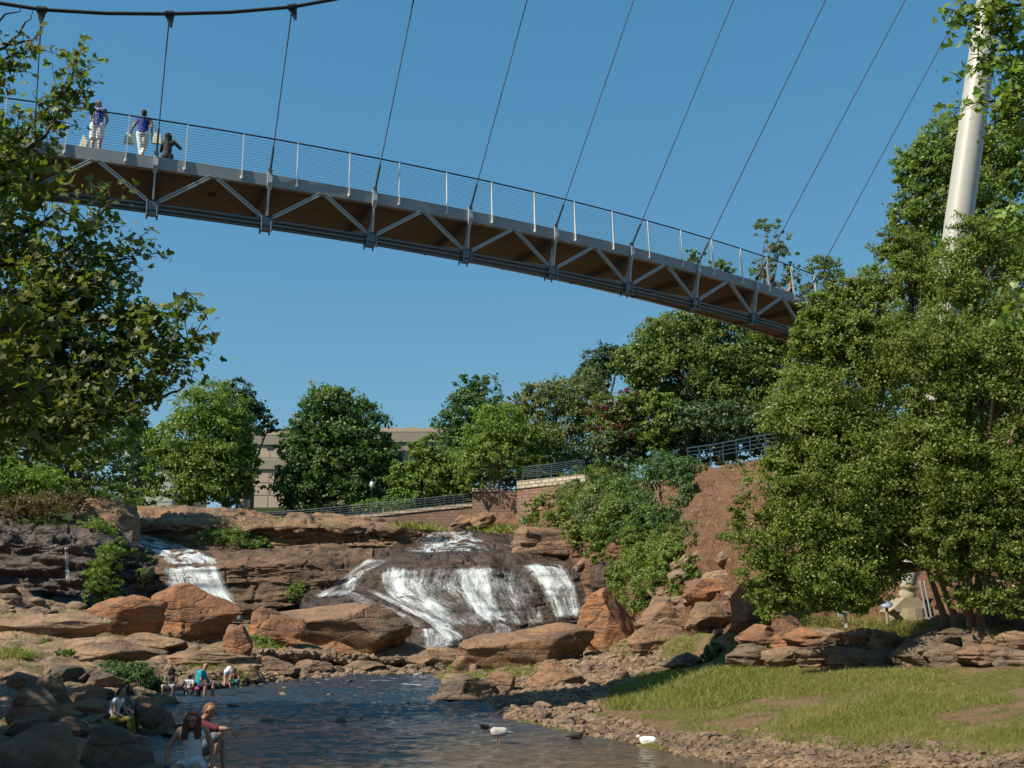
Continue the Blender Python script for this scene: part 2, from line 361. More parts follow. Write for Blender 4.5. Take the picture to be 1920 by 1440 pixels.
# far ground to the horizon, the plateau above the falls
m_ = MB(); m_.add([(-3000, -300, -.9), (3000, -300, -.9), (3000, 5000, -.9), (-3000, 5000, -.9)], [(0, 1, 2, 3)]); tag(m_.build('riverbed_ground', M['earth']), kind='structure')
def plateau():
    n = 120; x = np.linspace(-260, 260, n); y = np.linspace(94, 620, n) ; X, Y = np.meshgrid(x, y)
    Z = 11.3 + np.clip((Y - 98) * .13, 0, 6) + np.clip((Y - 150) * .03, 0, 8) + np.clip((X - 5) * .12, 0, 3) + fbm(np.stack([X.ravel(), Y.ravel(), X.ravel() * 0], 1) * .05, 3).reshape(X.shape) * .4
    Z[0] = -1; V = np.stack([X, Y, Z], 2).reshape(-1, 3); a = (np.arange(n - 1)[:, None] * n + np.arange(n - 1)[None]).ravel()
    tag(mesh('plateau_ground', V, np.stack([a, a + 1, a + n + 1, a + n], 1), M['earth'], smooth=True), kind='structure'); reg(V, np.stack([a, a + 1, a + n + 1, a + n], 1))
plateau()
loft('bedrock_slope', [[(-700, 1000, 99), (1300, 1000, 99)], [(-700, 1060, 90), (1300, 1060, 90)], [(-700, 1150, 83), (1300, 1150, 83)], [(-700, 1270, 76), (1300, 1270, 76)]], 160, 60, M['rockdark'], .4, .3)
loft('upper_rock_shelf', [
    [(150, 985, 100), (240, 954, 96), (350, 951, 94), (480, 957, 93), (560, 968, 93), (700, 972, 93), (800, 990, 91), (860, 1000, 90)],
    [(150, 985, 90), (240, 968, 89), (350, 964, 88), (480, 968, 88), (560, 976, 88), (700, 982, 88), (800, 994, 88), (860, 1004, 88)],
    [(150, 1000, 87), (250, 984, 86), (350, 982, 85), (480, 986, 84.5), (560, 988, 84), (660, 988, 83.5), (740, 992, 83.3), (810, 1004, 84), (860, 1010, 85)],
    [(150, 1010, 87.3), (250, 1000, 86.3), (350, 1004, 85.6), (480, 1012, 85.2), (560, 1008, 84.8), (660, 1006, 84.2), (740, 1008, 83.9), (810, 1010, 84.4), (860, 1015, 85)],
    [(150, 1030, 87), (250, 1028, 86), (350, 1030, 85), (480, 1040, 84.6), (560, 1034, 84.4), (660, 1030, 83.8), (740, 1030, 83.6), (810, 1022, 84.3), (860, 1025, 85)]], 420, 130, M['rock'], .32, .28)
loft('middle_rock_shelf', [
    [(210, 1005, 87), (300, 1015, 86), (400, 1026, 85), (520, 1030, 84), (640, 1026, 83), (700, 1030, 83)],
    [(210, 1020, 83), (300, 1035, 82), (400, 1044, 81), (520, 1040, 80), (640, 1040, 80), (700, 1045, 80)],
    [(240, 1060, 79), (300, 1060, 78.5), (400, 1064, 77.5), (520, 1056, 77), (600, 1058, 77), (700, 1080, 78)],
    [(260, 1085, 78.3), (300, 1085, 78), (400, 1085, 77), (460, 1080, 77), (520, 1078, 76.6), (600, 1075, 76.6), (700, 1095, 77.5)],
    [(270, 1140, 78), (300, 1150, 77.6), (400, 1170, 76.6), (470, 1172, 76.6), (520, 1142, 76.4), (600, 1125, 76.6), (700, 1120, 77)]], 360, 150, M['shelf'], .32, .16)
loft('left_wet_cliff', [
    [(-500, 940, 86), (0, 955, 84), (130, 975, 81), (250, 1000, 79)],
    [(-500, 975, 74), (0, 984, 73), (100, 995, 72.5), (200, 1006, 73), (262, 1030, 74.5)],
    [(-500, 1010, 72), (0, 1012, 71), (100, 1025, 70.5), (200, 1035, 71), (285, 1060, 73)],
    [(-500, 1110, 71), (0, 1112, 70), (100, 1112, 69.5), (200, 1122, 69.5), (295, 1140, 71.5)]], 300, 120, M['rockdark'], .5, .4)
loft('falls_rock_face', [
    [(760, 1000, 92), (830, 994, 92), (900, 994, 92), (980, 1000, 91), (1060, 1020, 88)],
    [(700, 1030, 84), (800, 1014, 85), (880, 1012, 85), (960, 1018, 85), (1060, 1035, 82)],
    [(655, 1075, 79), (700, 1050, 79), (780, 1040, 79), (880, 1036, 79), (980, 1042, 79), (1085, 1060, 78)],
    [(610, 1105, 77), (700, 1075, 77), (780, 1064, 77), (880, 1060, 77), (980, 1062, 77), (1100, 1080, 77)],
    [(570, 1118, 75.5), (700, 1115, 75.5), (800, 1110, 75.2), (900, 1110, 75.2), (1000, 1105, 75.5), (1115, 1115, 76)],
    [(560, 1135, 74), (720, 1155, 73.5), (820, 1165, 73.2), (930, 1155, 74), (1000, 1145, 74.5), (1125, 1150, 75)],
    [(560, 1160, 72), (720, 1190, 71.5), (850, 1205, 71.5), (950, 1185, 73), (1040, 1172, 74), (1130, 1172, 74.5)],
    [(560, 1215, 71.5), (720, 1225, 71), (850, 1235, 70.8), (950, 1225, 72.5), (1040, 1220, 73.5), (1130, 1220, 74)]], 420, 220, M['rockfall'], .28, .12)
loft('left_bank', [
    [(-600, 1100, 70), (0, 1105, 69), (150, 1130, 69), (300, 1165, 69), (450, 1175, 70), (560, 1185, 71), (700, 1205, 70.5), (880, 1225, 70)],
    [(-600, 1165, 57), (0, 1160, 57), (150, 1185, 56), (300, 1215, 55), (450, 1222, 57), (560, 1228, 59), (700, 1238, 62), (880, 1243, 67)],
    [(-600, 1215, 48), (0, 1215, 48), (150, 1232, 47), (300, 1245, 48), (450, 1246, 51), (560, 1250, 'w'), (700, 1252, 'w'), (880, 1252, 'w')],
    [(-600, 1262, 39), (0, 1262, 39), (150, 1275, 39), (300, 1296, 'w'), (420, 1290, 'w'), (470, 1278, 'w'), (600, 1263, 'w'), (880, 1256, 'w')],
    [(-600, 1275, 37), (0, 1275, 37), (150, 1285, 37), (300, 1303, 'b'), (440, 1300, 'b'), (480, 1285, 'b'), (600, 1268, 'b'), (880, 1262, 'b')]], 420, 200, M['slab'], .18, .2, .6)
loft('left_near_bank', [
    [(-900, 1262, 40), (0, 1262, 40), (150, 1275, 40), (230, 1290, 39), (300, 1302, 'w'), (340, 1306, 'b')],
    [(-900, 1310, 30), (0, 1312, 30), (150, 1330, 30), (250, 1350, 'w'), (300, 1358, 'b')],
    [(-900, 1355, 22), (0, 1358, 22), (150, 1380, 22), (232, 1400, 'w'), (280, 1412, 'b')],
    [(-900, 1430, 15), (0, 1430, 15), (150, 1450, 15), (240, 1520, 'w'), (300, 1530, 'b')],
    [(-1500, 1700, 7), (-200, 1700, 7), (0, 1730, 7), (100, 1800, 'w'), (200, 1900, 'b')]], 200, 200, M['slab'], .15, .1, .8)
loft('right_hill', [
    [(870, 985, 97), (1000, 930, 95), (1100, 905, 88), (1200, 885, 80), (1300, 866, 72), (1420, 850, 67), (1600, 825, 62), (2000, 760, 56), (2900, 700, 50)],
    [(900, 1000, 93), (1000, 985, 86), (1100, 985, 77), (1200, 980, 69), (1300, 960, 63), (1400, 960, 58), (1600, 950, 50), (2000, 930, 43), (2900, 900, 36)],
    [(1010, 1040, 84), (1060, 1045, 81), (1120, 1050, 74), (1200, 1050, 65), (1300, 1055, 55), (1400, 1075, 47), (1600, 1090, 41), (2000, 1090, 35), (2900, 1090, 29)],
    [(1080, 1130, 77), (1120, 1130, 73), (1160, 1135, 66), (1220, 1140, 58), (1300, 1140, 50), (1400, 1150, 43), (1600, 1155, 37), (2000, 1150, 32), (2900, 1150, 25)],
    [(1090, 1180, 73), (1130, 1180, 69), (1170, 1185, 62), (1220, 1185, 54), (1300, 1190, 46), (1380, 1182, 39), (1600, 1192, 33.5), (2000, 1190, 29), (2900, 1190, 23)]], 420, 220, M['mulch'], .42, .08, .45)
loft('right_bank', [
    [(1000, 1190, 73), (1130, 1180, 69), (1170, 1185, 62), (1220, 1185, 54), (1300, 1190, 46), (1380, 1182, 39), (1600, 1192, 33.5), (2000, 1190, 29), (2900, 1190, 23)],
    [(840, 1225, 71), (1000, 1215, 68), (1100, 1222, 60), (1200, 1230, 51), (1300, 1240, 43), (1380, 1244, 37), (1600, 1246, 32.5), (2000, 1248, 28.3), (2900, 1260, 22)],
    [(810, 1248, 68), (900, 1250, 60), (1000, 1262, 51), (1100, 1275, 44), (1200, 1295, 37), (1300, 1300, 33), (1400, 1305, 30), (1600, 1310, 27), (2000, 1320, 23), (2900, 1340, 18)],
    [(780, 1256, 'w'), (850, 1285, 'w'), (900, 1325, 'w'), (960, 1352, 'w'), (1060, 1374, 'w'), (1180, 1398, 'w'), (1300, 1416, 'w'), (1400, 1432, 'w'), (1600, 1490, 'w'), (2000, 1620, 'w'), (2900, 1900, 'w')],
    [(760, 1258, 'b'), (830, 1295, 'b'), (880, 1335, 'b'), (940, 1362, 'b'), (1040, 1384, 'b'), (1160, 1412, 'b'), (1280, 1434, 'b'), (1380, 1460, 'b'), (1570, 1520, 'b'), (1970, 1700, 'b'), (2800, 2000, 'b')]], 460, 200, M['lawn'], .09, .02, .6)
# the river: one sheet with real ripples
def river():
    xs = np.concatenate([np.linspace(-60, -14, 12)[:-1], np.arange(-14, 10, .10), np.linspace(10, 60, 12)]); ys = np.concatenate([np.linspace(-20, 16, 10)[:-1], 16 * (72 / 16) ** np.linspace(0, 1, 560), [76]])
    X, Y = np.meshgrid(xs, ys); p = np.stack([X.ravel(), Y.ravel(), X.ravel() * 0], 1)
    h = fbm(p * np.array([1.1, 1.7, 1]), 3, .5) * .055 + fbm(p * np.array([3.2, 4.6, 1]) + 5, 2, .5) * .020
    calm = 1 - .93 / (1 + np.exp(-(p[:, 0] - 3.2 + (p[:, 1] - 24) * -.25) * 1.6)) * (p[:, 1] < 40); rif = .7 + .9 * np.exp(-((p[:, 1] - 40) / 7) ** 2) + .5 * np.exp(-((p[:, 1] - 58) / 6) ** 2)
    p[:, 2] = h * calm * rif * np.clip((p[:, 1] - 10) / 14, .2, 1)
    nx = len(xs); ny = len(ys); a = (np.arange(ny - 1)[:, None] * nx + np.arange(nx - 1)[None]).ravel()
    tag(mesh('river_water', p, np.stack([a, a + 1, a + nx + 1, a + nx], 1), M['water'], smooth=True), kind='structure')
river()
BV = BVHTree.FromPolygons(np.concatenate(TV).tolist(), np.concatenate(TF).tolist())
camO = Vector((0, 0, CZ))
def hit(px, py, water=True):
    d = (P(px, py, 50) - camO).normalized(); r = BV.ray_cast(camO, d)
    if d.z < 0 and water:
        g = GZ(px, py, 0)
        if r[0] is None or (r[0] - camO).length > (g - camO).length: return g, Vector((0, 0, 1))
    if r[0] is None: return P(px, py, 95), Vector((0, 0, 1))
    return r[0], (r[1] if r[1].z > 0 or abs(r[1].z) < .2 else -r[1])
def drop(x, y):
    r = BV.ray_cast(Vector((x, y, 60)), Vector((0, 0, -1)))
    return max(0, r[0].z) if r[0] else 0
# ------------------------------------------------------------------ waterfalls: ribbons laid along the flow on the rock
def ribbon(strips, name, regname=None):
    VV = []; FF = []; UU = []; FM = []; n = 0
    for si, (pts, foam) in enumerate(strips):
        # pts: list of (pxL,pyL,pxR,pyR) down the flow
        pts = np.array(pts, float); k = len(pts); nl = 14 * (k - 1); nw = 22 if abs(pts[0, 2] - pts[0, 0]) < 200 else 70
        t = np.linspace(0, k - 1, nl); q = np.stack([np.interp(t, np.arange(k), pts[:, j]) for j in range(4)], 1)
        pad = np.pad(q, ((5, 5), (0, 0)), 'edge'); q = sum(pad[i:i + nl] for i in range(11)) / 11
        grid = []; L = 0; prev = None
        for i in range(nl):
            for j in range(nw):
                a = j / (nw - 1); px = q[i, 0] * (1 - a) + q[i, 2] * a; py = q[i, 1] * (1 - a) + q[i, 3] * a
                h_, nn = hit(px, py, False); dv = (camO - h_).normalized()
                grid.append(h_ + dv * .22)
        G = np.array([tuple(v) for v in grid]).reshape(nl, nw, 3)
        for _ in range(3):
            G[1:-1] = (G[:-2] + 2 * G[1:-1] + G[2:]) / 4; G[:, 1:-1] = (G[:, :-2] + 2 * G[:, 1:-1] + G[:, 2:]) / 4
        mid = G[:, nw // 2]; dl = np.concatenate([[0], np.cumsum(np.linalg.norm(np.diff(mid, axis=0), axis=1))])
        wd = np.median(np.linalg.norm(G[:, -1] - G[:, 0], axis=1))
        a = np.linspace(0, 1, nw)
        U = np.stack([np.broadcast_to(a[None] * wd * .55, (nl, nw)) + si * 7.3, np.broadcast_to(dl[:, None] * .55, (nl, nw))], 2)
        edge = np.minimum(1, np.minimum(a, 1 - a) / .28)[None] * np.minimum(1, np.minimum(np.linspace(0, 1, nl), 1 - np.linspace(0, 1, nl)) / .14)[:, None]
        fo = foam * edge - .5 * (1 - edge) + .18 * fbm(G.reshape(-1, 3) * .9, 3).reshape(nl, nw) * (1 - edge)
        V = G.reshape(-1, 3); uu = U.reshape(-1, 2); V = V + (fbm(np.stack([uu[:, 0] * 5, uu[:, 1] * .9, uu[:, 0] * 0], 1), 3) * .10 + fbm(V * 2, 3) * .05)[:, None] * np.array([0, -.8, .6])
        ii = (np.arange(nl - 1)[:, None] * nw + np.arange(nw - 1)[None]).ravel() + n
        FF.append(np.stack([ii, ii + 1, ii + nw + 1, ii + nw], 1)); VV.append(V); UU.append(U.reshape(-1, 2)); FM.append(fo.ravel()); n += len(V)
    o = mesh(name, np.concatenate(VV), np.concatenate(FF), M['foam'], smooth=True, uv=np.concatenate(UU))
    at = o.data.attributes.new('foam', 'FLOAT', 'POINT'); at.data.foreach_set('value', np.concatenate(FM).astype(np.float32))
    return tag(o, kind='structure')
ribbon([
    ([(780, 994, 900, 992), (760, 1008, 930, 1004), (730, 1022, 960, 1018), (690, 1042, 990, 1042)], .33),
    ([(860, 1000, 900, 1000), (880, 1012, 960, 1014), (940, 1026, 1030, 1030), (980, 1040, 1060, 1052)], .1),
    ([(680, 1040, 790, 1030), (640, 1070, 720, 1060), (610, 1095, 690, 1085), (580, 1110, 690, 1110), (560, 1130, 640, 1120)], .3),
    ([(685, 1060, 815, 1044), (685, 1080, 815, 1080), (690, 1110, 815, 1105), (735, 1140, 850, 1130), (785, 1170, 885, 1155), (850, 1195, 895, 1180)], .36),
    ([(830, 1050, 925, 1044), (835, 1080, 945, 1075), (840, 1105, 945, 1100), (855, 1130, 950, 1125), (875, 1160, 970, 1155), (900, 1180, 970, 1170)], .37),
    ([(940, 1046, 1065, 1046), (965, 1070, 1088, 1065), (985, 1090, 1098, 1085), (1000, 1115, 1100, 1110), (1010, 1140, 1104, 1135), (1025, 1182, 1118, 1178)], .42),
    ([(640, 1090, 700, 1100), (690, 1112, 750, 1125), (740, 1140, 800, 1150), (790, 1165, 840, 1172), (820, 1195, 880, 1190), (830, 1222, 890, 1205)], .36),
    ([(560, 1110, 640, 1098), (600, 1112, 690, 1112), (680, 1135, 745, 1135), (740, 1165, 790, 1160), (780, 1190, 830, 1190)], .22),
    ([(770, 1172, 860, 1176), (775, 1195, 870, 1195), (775, 1222, 865, 1222)], .32),
    ([(690, 1048, 1060, 1050), (660, 1075, 1085, 1075), (640, 1100, 1095, 1100), (690, 1130, 1098, 1130), (740, 1160, 1100, 1160), (790, 1190, 1100, 1180)], .2),
    ([(900, 1165, 960, 1165), (900, 1180, 1000, 1180), (880, 1200, 1000, 1195)], .2),
    ([(800, 1050, 860, 1050), (800, 1080, 850, 1080), (810, 1120, 860, 1120), (860, 1170, 900, 1170)], -.02),
    ([(905, 1050, 985, 1050), (925, 1090, 1010, 1090), (930, 1130, 1025, 1130), (960, 1170, 1030, 1170)], -.05)], 'waterfall_main')
ribbon([
    ([(215, 992, 268, 992), (225, 1012, 320, 1012), (245, 1030, 395, 1028), (265, 1048, 450, 1046), (275, 1066, 460, 1066)], .38),
    ([(265, 1050, 440, 1050), (270, 1080, 458, 1075), (285, 1110, 466, 1105), (330, 1140, 474, 1135), (400, 1180, 480, 1180)], .46)], 'waterfall_left_chute')
ribbon([([(118, 1012, 128, 1012), (118, 1040, 130, 1040), (120, 1075, 132, 1075), (124, 1105, 134, 1105)], .3),
        ([(50, 1000, 150, 1000), (50, 1012, 150, 1012), (60, 1030, 140, 1030)], -.02)], 'waterfall_trickle')
ribbon([([(640 + k * 14, 992, 648 + k * 14, 992), (640 + k * 14, 1008, 648 + k * 14, 1008), (640 + k * 14, 1026, 648 + k * 14, 1026)], .12 + .12 * (k in (1, 2))) for k in range(6)], 'waterfall_ledge_drips')
# ------------------------------------------------------------------ boulders
def ico(sub):
    import bmesh
    bm = bmesh.new(); bmesh.ops.create_icosphere(bm, subdivisions=sub, radius=1); bm.verts.ensure_lookup_table()
    V = np.array([v.co[:] for v in bm.verts]); Fc = np.array([[v.index for v in f.verts] for f in bm.faces]); bm.free(); return V, Fc
ICO = {k: ico(k) for k in (2, 3, 4, 5)}
def boulder_mesh(seed, dims, sub=4, facets=15, cut=.66, rough=.045, strata=.0):
    r = np.random.default_rng(seed); V, Fc = ICO[sub]; V = V.copy()
    for _ in range(facets):
        n = r.normal(size=3); n /= np.linalg.norm(n); d = r.uniform(cut - .12, cut + .14); s = V @ n; V = V - np.maximum(0, s - d)[:, None] * n
    V[:, 2] = np.where(V[:, 2] < -.6, -.6, V[:, 2])
    Nn = V / np.linalg.norm(V, axis=1, keepdims=True)
    V = V + Nn * (fbm(V * 1.6 + seed * 3.1, 5, .55) * rough * 1.6)[:, None]
    V = V - Nn * (np.exp(-(fbm(V * 1.25 + seed * 1.7, 3) / .045) ** 2) * .035)[:, None]
    if strata:
        s = np.tanh(fbm(V * np.array([.5, .5, 4.5]) + seed, 3) * 3) * strata; V[:, :2] *= (1 + s)[:, None]
    return V * np.array(dims) / 2, Fc
def boulder(px0, px1, ytop, ybot, label, mat='rock', name='boulder', seed=None, Y=None, depth=.75, group=None, facets=15, cut=.66, strata=.02, tilt=(0, 0), rough=.04, lift=0):
    seed = seed if seed is not None else int(px0 * 7 + ybot)
    cx = (px0 + px1) / 2
    h_ = hit(cx, ybot)[0] if Y is None else P(cx, ybot, Y)
    Yc = h_.y; wd = (px1 - px0) * Yc / F; ht = (ybot - ytop) * Yc / F
    V, Fc = boulder_mesh(seed, (1, 1, 1), 5, facets, cut, rough, strata)
    R = np.array(Matrix.Rotation(math.radians(tilt[0]), 3, 'Y') @ Matrix.Rotation(math.radians(tilt[1]), 3, 'X')); V = V @ R.T
    ex = V.max(0) - V.min(0); V = (V - (V.max(0) + V.min(0)) / 2) / ex * np.array([wd * 1.03, wd * depth, ht * 1.25])
    c = np.array([h_.x, h_.y + wd * depth * .35, h_.z + ht * 1.25 / 2 - ht * .25 + lift])
    o = mesh(name, V + c, Fc, M[mat], smooth=True, origin=(c[0], c[1], c[2] - ht * .6)); tag(o, label, 'rock', group)
    return o, c, (wd, wd * depth, ht)
B = boulder
B(130, 250, 930, 1018, 'dark rounded hump of rock above the left wet cliff', 'rock', seed=3, Y=80, depth=1.2)
B(152, 296, 1118, 1192, 'orange angular boulder at the left end of the tumbled pair below the chute', 'rockor', seed=5, tilt=(-16, 0))
B(275, 438, 1096, 1200, 'largest orange block leaning below the left water chute', 'rockor', seed=12, facets=12, cut=.58, tilt=(14, 0), depth=.6)
B(305, 385, 1140, 1200, 'orange wedge in front of the largest block under the chute', 'rockor', seed=14, tilt=(-20, 0))
B(415, 470, 1175, 1225, 'small reddish rubble block right of the leafy weed patch', 'rockor', seed=17)
B(450, 565, 1140, 1212, 'rough red boulder in front of the broad brown slab', 'rockor', seed=21, tilt=(-12, 0), rough=.12)
B(462, 762, 1132, 1210, 'broad smooth brown slab with a dark shaded front left of the falls', 'rock', seed=27, depth=.55, facets=10, cut=.66, tilt=(5, 0), strata=.01)
B(590, 690, 1205, 1252, 'brown boulder with white droppings at the far water edge', 'rockor', seed=31)
B(690, 800, 1208, 1248, 'low mossy rock at the foot of the main falls', 'rock', seed=33, tilt=(8, 0))
B(760, 850, 1220, 1250, 'low tan rock where the falls run into the pool', 'rock', seed=35)
B(850, 1112, 1172, 1255, 'largest brown boulder right of the foot of the falls', 'rock', seed=39, depth=.5, facets=11, cut=.64, tilt=(-6, 0))
B(898, 1020, 1200, 1250, 'tan front lobe leaning on the largest brown boulder', 'rock', seed=41, depth=.6)
B(1085, 1195, 1106, 1222, 'tall pointed orange boulder right of the falls', 'rockor', seed=46, facets=10, cut=.5, depth=.7, tilt=(-10, 0))
B(955, 1088, 985, 1042, 'brown boulder below the retaining wall at the top of the falls', 'rock', seed=52, Y=80, depth=.7, strata=.06)
B(880, 930, 958, 985, 'slanting layered slab leaning at the end of the ramp wall', 'rock', seed=55, Y=92, tilt=(-25, 0), strata=.1)
B(845, 905, 962, 995, 'small layered slab beside the ramp wall', 'rock', seed=58, Y=93, tilt=(-20, 0), strata=.1)
B(990, 1100, 1240, 1285, 'flat brown rock behind the grassy tuft on the right shore', 'rock', seed=61)
B(818, 925, 1268, 1312, 'dark wedge-shaped rock rising from the river', 'rockgrey', seed=64, tilt=(-14, 0))
B(905, 965, 1262, 1302, 'tan rock beside the dark wedge rock', 'rock', seed=66)
B(800, 910, 1302, 1316, 'low flat dark rock awash in front of the dark wedge rock', 'rockgrey', seed=68, depth=.5)
B(1390, 1500, 1172, 1215, 'pale orange flat rock at the left end of the ledge', 'rockor', seed=71, tilt=(-5, 0), strata=.08)
B(1480, 1600, 1178, 1222, 'brown upper ledge block under the overhanging branches', 'rockor', seed=78, strata=.08)
B(1680, 1850, 1188, 1248, 'broad grey rock slab tilted at the right of the ledge', 'rockgrey', seed=80, tilt=(8, 0), strata=.06, depth=.5)
B(1375, 1440, 1090, 1180, 'tall reddish upright rock beside the stacked stones', 'rockor', seed=85, facets=10, cut=.6)
for i, x in enumerate(range(1385, 1930, 62)):
    nth = ['first', 'second', 'third', 'fourth', 'fifth', 'sixth', 'seventh', 'eighth', 'ninth'][i]
    B(x, x + random.randint(78, 105), 1182 + random.randint(-4, 4), 1216, nth + ' rock from the left in the upper row of the ledge', ['slab', 'rock', 'rockgrey', 'rockor'][(i * 7) % 4], seed=500 + i, strata=.09, depth=.6)
    B(x - 15, x + random.randint(70, 105), 1213 + random.randint(-4, 4), 1250, nth + ' rock from the left in the lower row of the ledge', ['rockgrey', 'slab', 'rockgrey', 'rock'][(i * 5) % 4], seed=540 + i, strata=.09, depth=.6)
B(1240, 1320, 1225, 1252, 'dark flat rock behind the lawn in shade', 'rockgrey', seed=87)
B(-30, 190, 1150, 1190, 'broad tan slab below the left wet cliff', 'slab', seed=201, depth=.5, strata=.05)
B(170, 335, 1188, 1222, 'tan slab in front of the leaning orange blocks', 'slab', seed=202, depth=.6, strata=.05)
B(20, 290, 1196, 1238, 'long low tan slab across the middle of the left bank', 'slab', seed=203, depth=.35, strata=.05)
B(300, 480, 1222, 1250, 'flat tan ledge behind the seated bathers', 'slab', seed=204, depth=.5, strata=.05)
B(470, 560, 1232, 1264, 'brown layered rock at the far shore right of the bathers', 'rock', seed=205, strata=.06)
B(545, 620, 1238, 1262, 'low brown rock on the far shore below the red boulder', 'rock', seed=206, strata=.06)
B(420, 490, 1248, 1282, 'tan rock at the water edge beside the child in yellow', 'slab', seed=207)
B(640, 720, 1240, 1258, 'low flat rock at the foot of the broad smooth slab', 'rock', seed=208)
B(1195, 1310, 1120, 1180, 'brown layered rock at the bottom of the stacked stones', 'rock', seed=209, strata=.06)
B(1290, 1385, 1130, 1185, 'long brown stone under the stacked stones', 'rock', seed=210, strata=.06)
B(1285, 1380, 1085, 1125, 'tan stone near the top of the stack', 'rockor', seed=211, strata=.06)
B(1110, 1180, 1050, 1110, 'dark damp rock ledge right of the falls', 'rockfall', seed=212, strata=.06)
B(1180, 1290, 1170, 1215, 'wide brown rock right of the tall pointed boulder', 'rock', seed=213, strata=.05)
# rocks in the shaded left foreground
for i, (a, b_, c_, d_, lab) in enumerate([
    (0, 95, 1290, 1372, 'rounded grey boulder at the left edge above the big foreground rocks'), (85, 128, 1305, 1350, 'upright grey boulder touching the rounded boulder at the left edge'),
    (50, 120, 1275, 1312, 'sunlit-topped flat tan boulder in the left rock pile'), (120, 190, 1288, 1322, 'rounded tan boulder behind the seated women'),
    (240, 300, 1312, 1372, 'large round tan boulder right of the seated women'), (285, 322, 1335, 1364, 'small cracked tan block beside the round boulder'),
    (300, 345, 1360, 1384, 'dark triangular rock standing in the river by the couple'), (0, 85, 1340, 1382, 'long flat dark rock at the left edge'),
    (80, 160, 1348, 1382, 'flat dark rock left of the seated women'), (-40, 130, 1368, 1470, 'huge smooth grey rock in the bottom left corner'),
    (115, 262, 1374, 1490, 'huge dark grey rock left of the couple'), (-30, 48, 1410, 1500, 'dark rock lump in the very bottom left corner'),
    (185, 240, 1372, 1400, 'dark rock under the feet of the seated women'), (130, 200, 1310, 1345, 'tan rock behind the woman in yellow trousers'),
    (5, 60, 1262, 1292, 'grey angular rock at the top of the left rock pile'), (60, 150, 1250, 1278, 'flat dark slab at the top of the left rock pile'),
    (150, 220, 1262, 1290, 'jagged dark slab beside the green ground cover'), (270, 330, 1300, 1322, 'low dark rock beneath the three seated bathers')]):
    B(a, b_, c_, d_, lab, 'rockgrey' if i in (0, 1, 6, 7, 8, 10, 11, 12, 15, 16, 17) else 'rock', seed=100 + i, depth=.8, facets=12, rough=.04)
# the rock the couple sits on, bottom of the picture
V, Fc = boulder_mesh(151, (3.1, 1.7, 1.5), 5, 8, .72, .05); c = np.array([P(372, 1440, 15.9).x - .35, 15.7, .1])
o = mesh('boulder', V + c, Fc, M['rock'], smooth=True, origin=(c[0], c[1], 0)); tag(o, 'low tan rock at the bottom edge under the woman in the white top', 'rock')
V, Fc = boulder_mesh(152, (1.5, 1.3, 1.0), 5, 8, .72, .05); c = np.array([P(372, 1440, 17.2).x + .3, 17.4, .15])
o = mesh('boulder', V + c, Fc, M['rockgrey'], smooth=True, origin=(c[0], c[1], 0)); tag(o, 'grey rock under the man in the maroon sleeve', 'rock')
# small stones: twelve meshes shared by single objects
STM = []
for k in range(14):
    V, Fc = boulder_mesh(300 + k, (1, .8, .55), 3, 9, .62, .07, .04); o = mesh('stone_source', V, Fc, M['stone'], smooth=True); STM.append(o.data); bpy.data.objects.remove(o)
STM2 = []
for k in range(8):
    V, Fc = boulder_mesh(400 + k, (1, .8, .5), 3, 9, .62, .07, .04); o = mesh('stone_source', V, Fc, M['rockgrey'], smooth=True); STM2.append(o.data); bpy.data.objects.remove(o)
def inpoly(x, y, poly):
    c = False; j = len(poly) - 1
    for i in range(len(poly)):
        if (poly[i][1] > y) != (poly[j][1] > y) and x < (poly[j][0] - poly[i][0]) * (y - poly[i][1]) / (poly[j][1] - poly[i][1]) + poly[i][0]: c = not c
        j = i
    return c
def stones(poly, n, pxw, label, group, meshes=None, flat=1., asp=(.7, 1.3), name='stone'):
    xs = [p[0] for p in poly]; ys = [p[1] for p in poly]; k = 0; L = []
    while k < n:
        x = random.uniform(min(xs), max(xs)); y = random.uniform(min(ys), max(ys))
        if not inpoly(x, y, poly): continue
        k += 1; h_, nn = hit(x, y); wd = pxw[0] * (pxw[1] / pxw[0]) ** (random.random() ** 2.0) * h_.y / F
        o = bpy.data.objects.new(name, random.choice(meshes or STM)); link(o)
        o.location = h_ + Vector((0, wd * .3, wd * .06)); o.rotation_euler = (random.gauss(0, .25), random.gauss(0, .25), random.uniform(0, 6.28))
        o.scale = (wd * random.uniform(*asp), wd * random.uniform(*asp), wd * random.uniform(.6, 1.2) * flat); tag(o, label, 'stone', group)
stones([(860, 1262), (960, 1240), (1130, 1215), (1230, 1245), (1200, 1300), (1120, 1340), (1290, 1380), (1180, 1395), (1050, 1368), (950, 1345), (880, 1310)], 95, (14, 54), 'brown stone among the rubble of the right shore', 'stones of the right shore rubble')
stones([(1010, 1352), (1080, 1345), (1200, 1372), (1230, 1395), (1140, 1390), (1040, 1372)], 14, (28, 62), 'dark stone at the water edge left of the white duck', 'dark stones at the right water edge', STM2)
stones([(1230, 1385), (1400, 1378), (1640, 1400), (1920, 1410), (1920, 1440), (1400, 1440), (1260, 1412)], 40, (12, 44), 'pale stone on the bare earth bank below the lawn', 'stones on the earth bank below the lawn')
stones([(1215, 1085), (1300, 1045), (1390, 1040), (1390, 1190), (1200, 1200)], 34, (36, 90), 'flat layered stone piled at the foot of the red slope', 'piled stones at the foot of the slope', flat=1.0)
stones([(480, 1215), (700, 1215), (860, 1240), (640, 1262), (480, 1275)], 32, (16, 48), 'brown stone on the far shore below the falls', 'stones of the far shore', flat=.9)
stones([(0, 1250), (280, 1290), (290, 1310), (230, 1400), (120, 1400), (0, 1380)], 30, (24, 64), 'dark stone wedged between the boulders of the left bank', 'stones of the left bank', STM2)
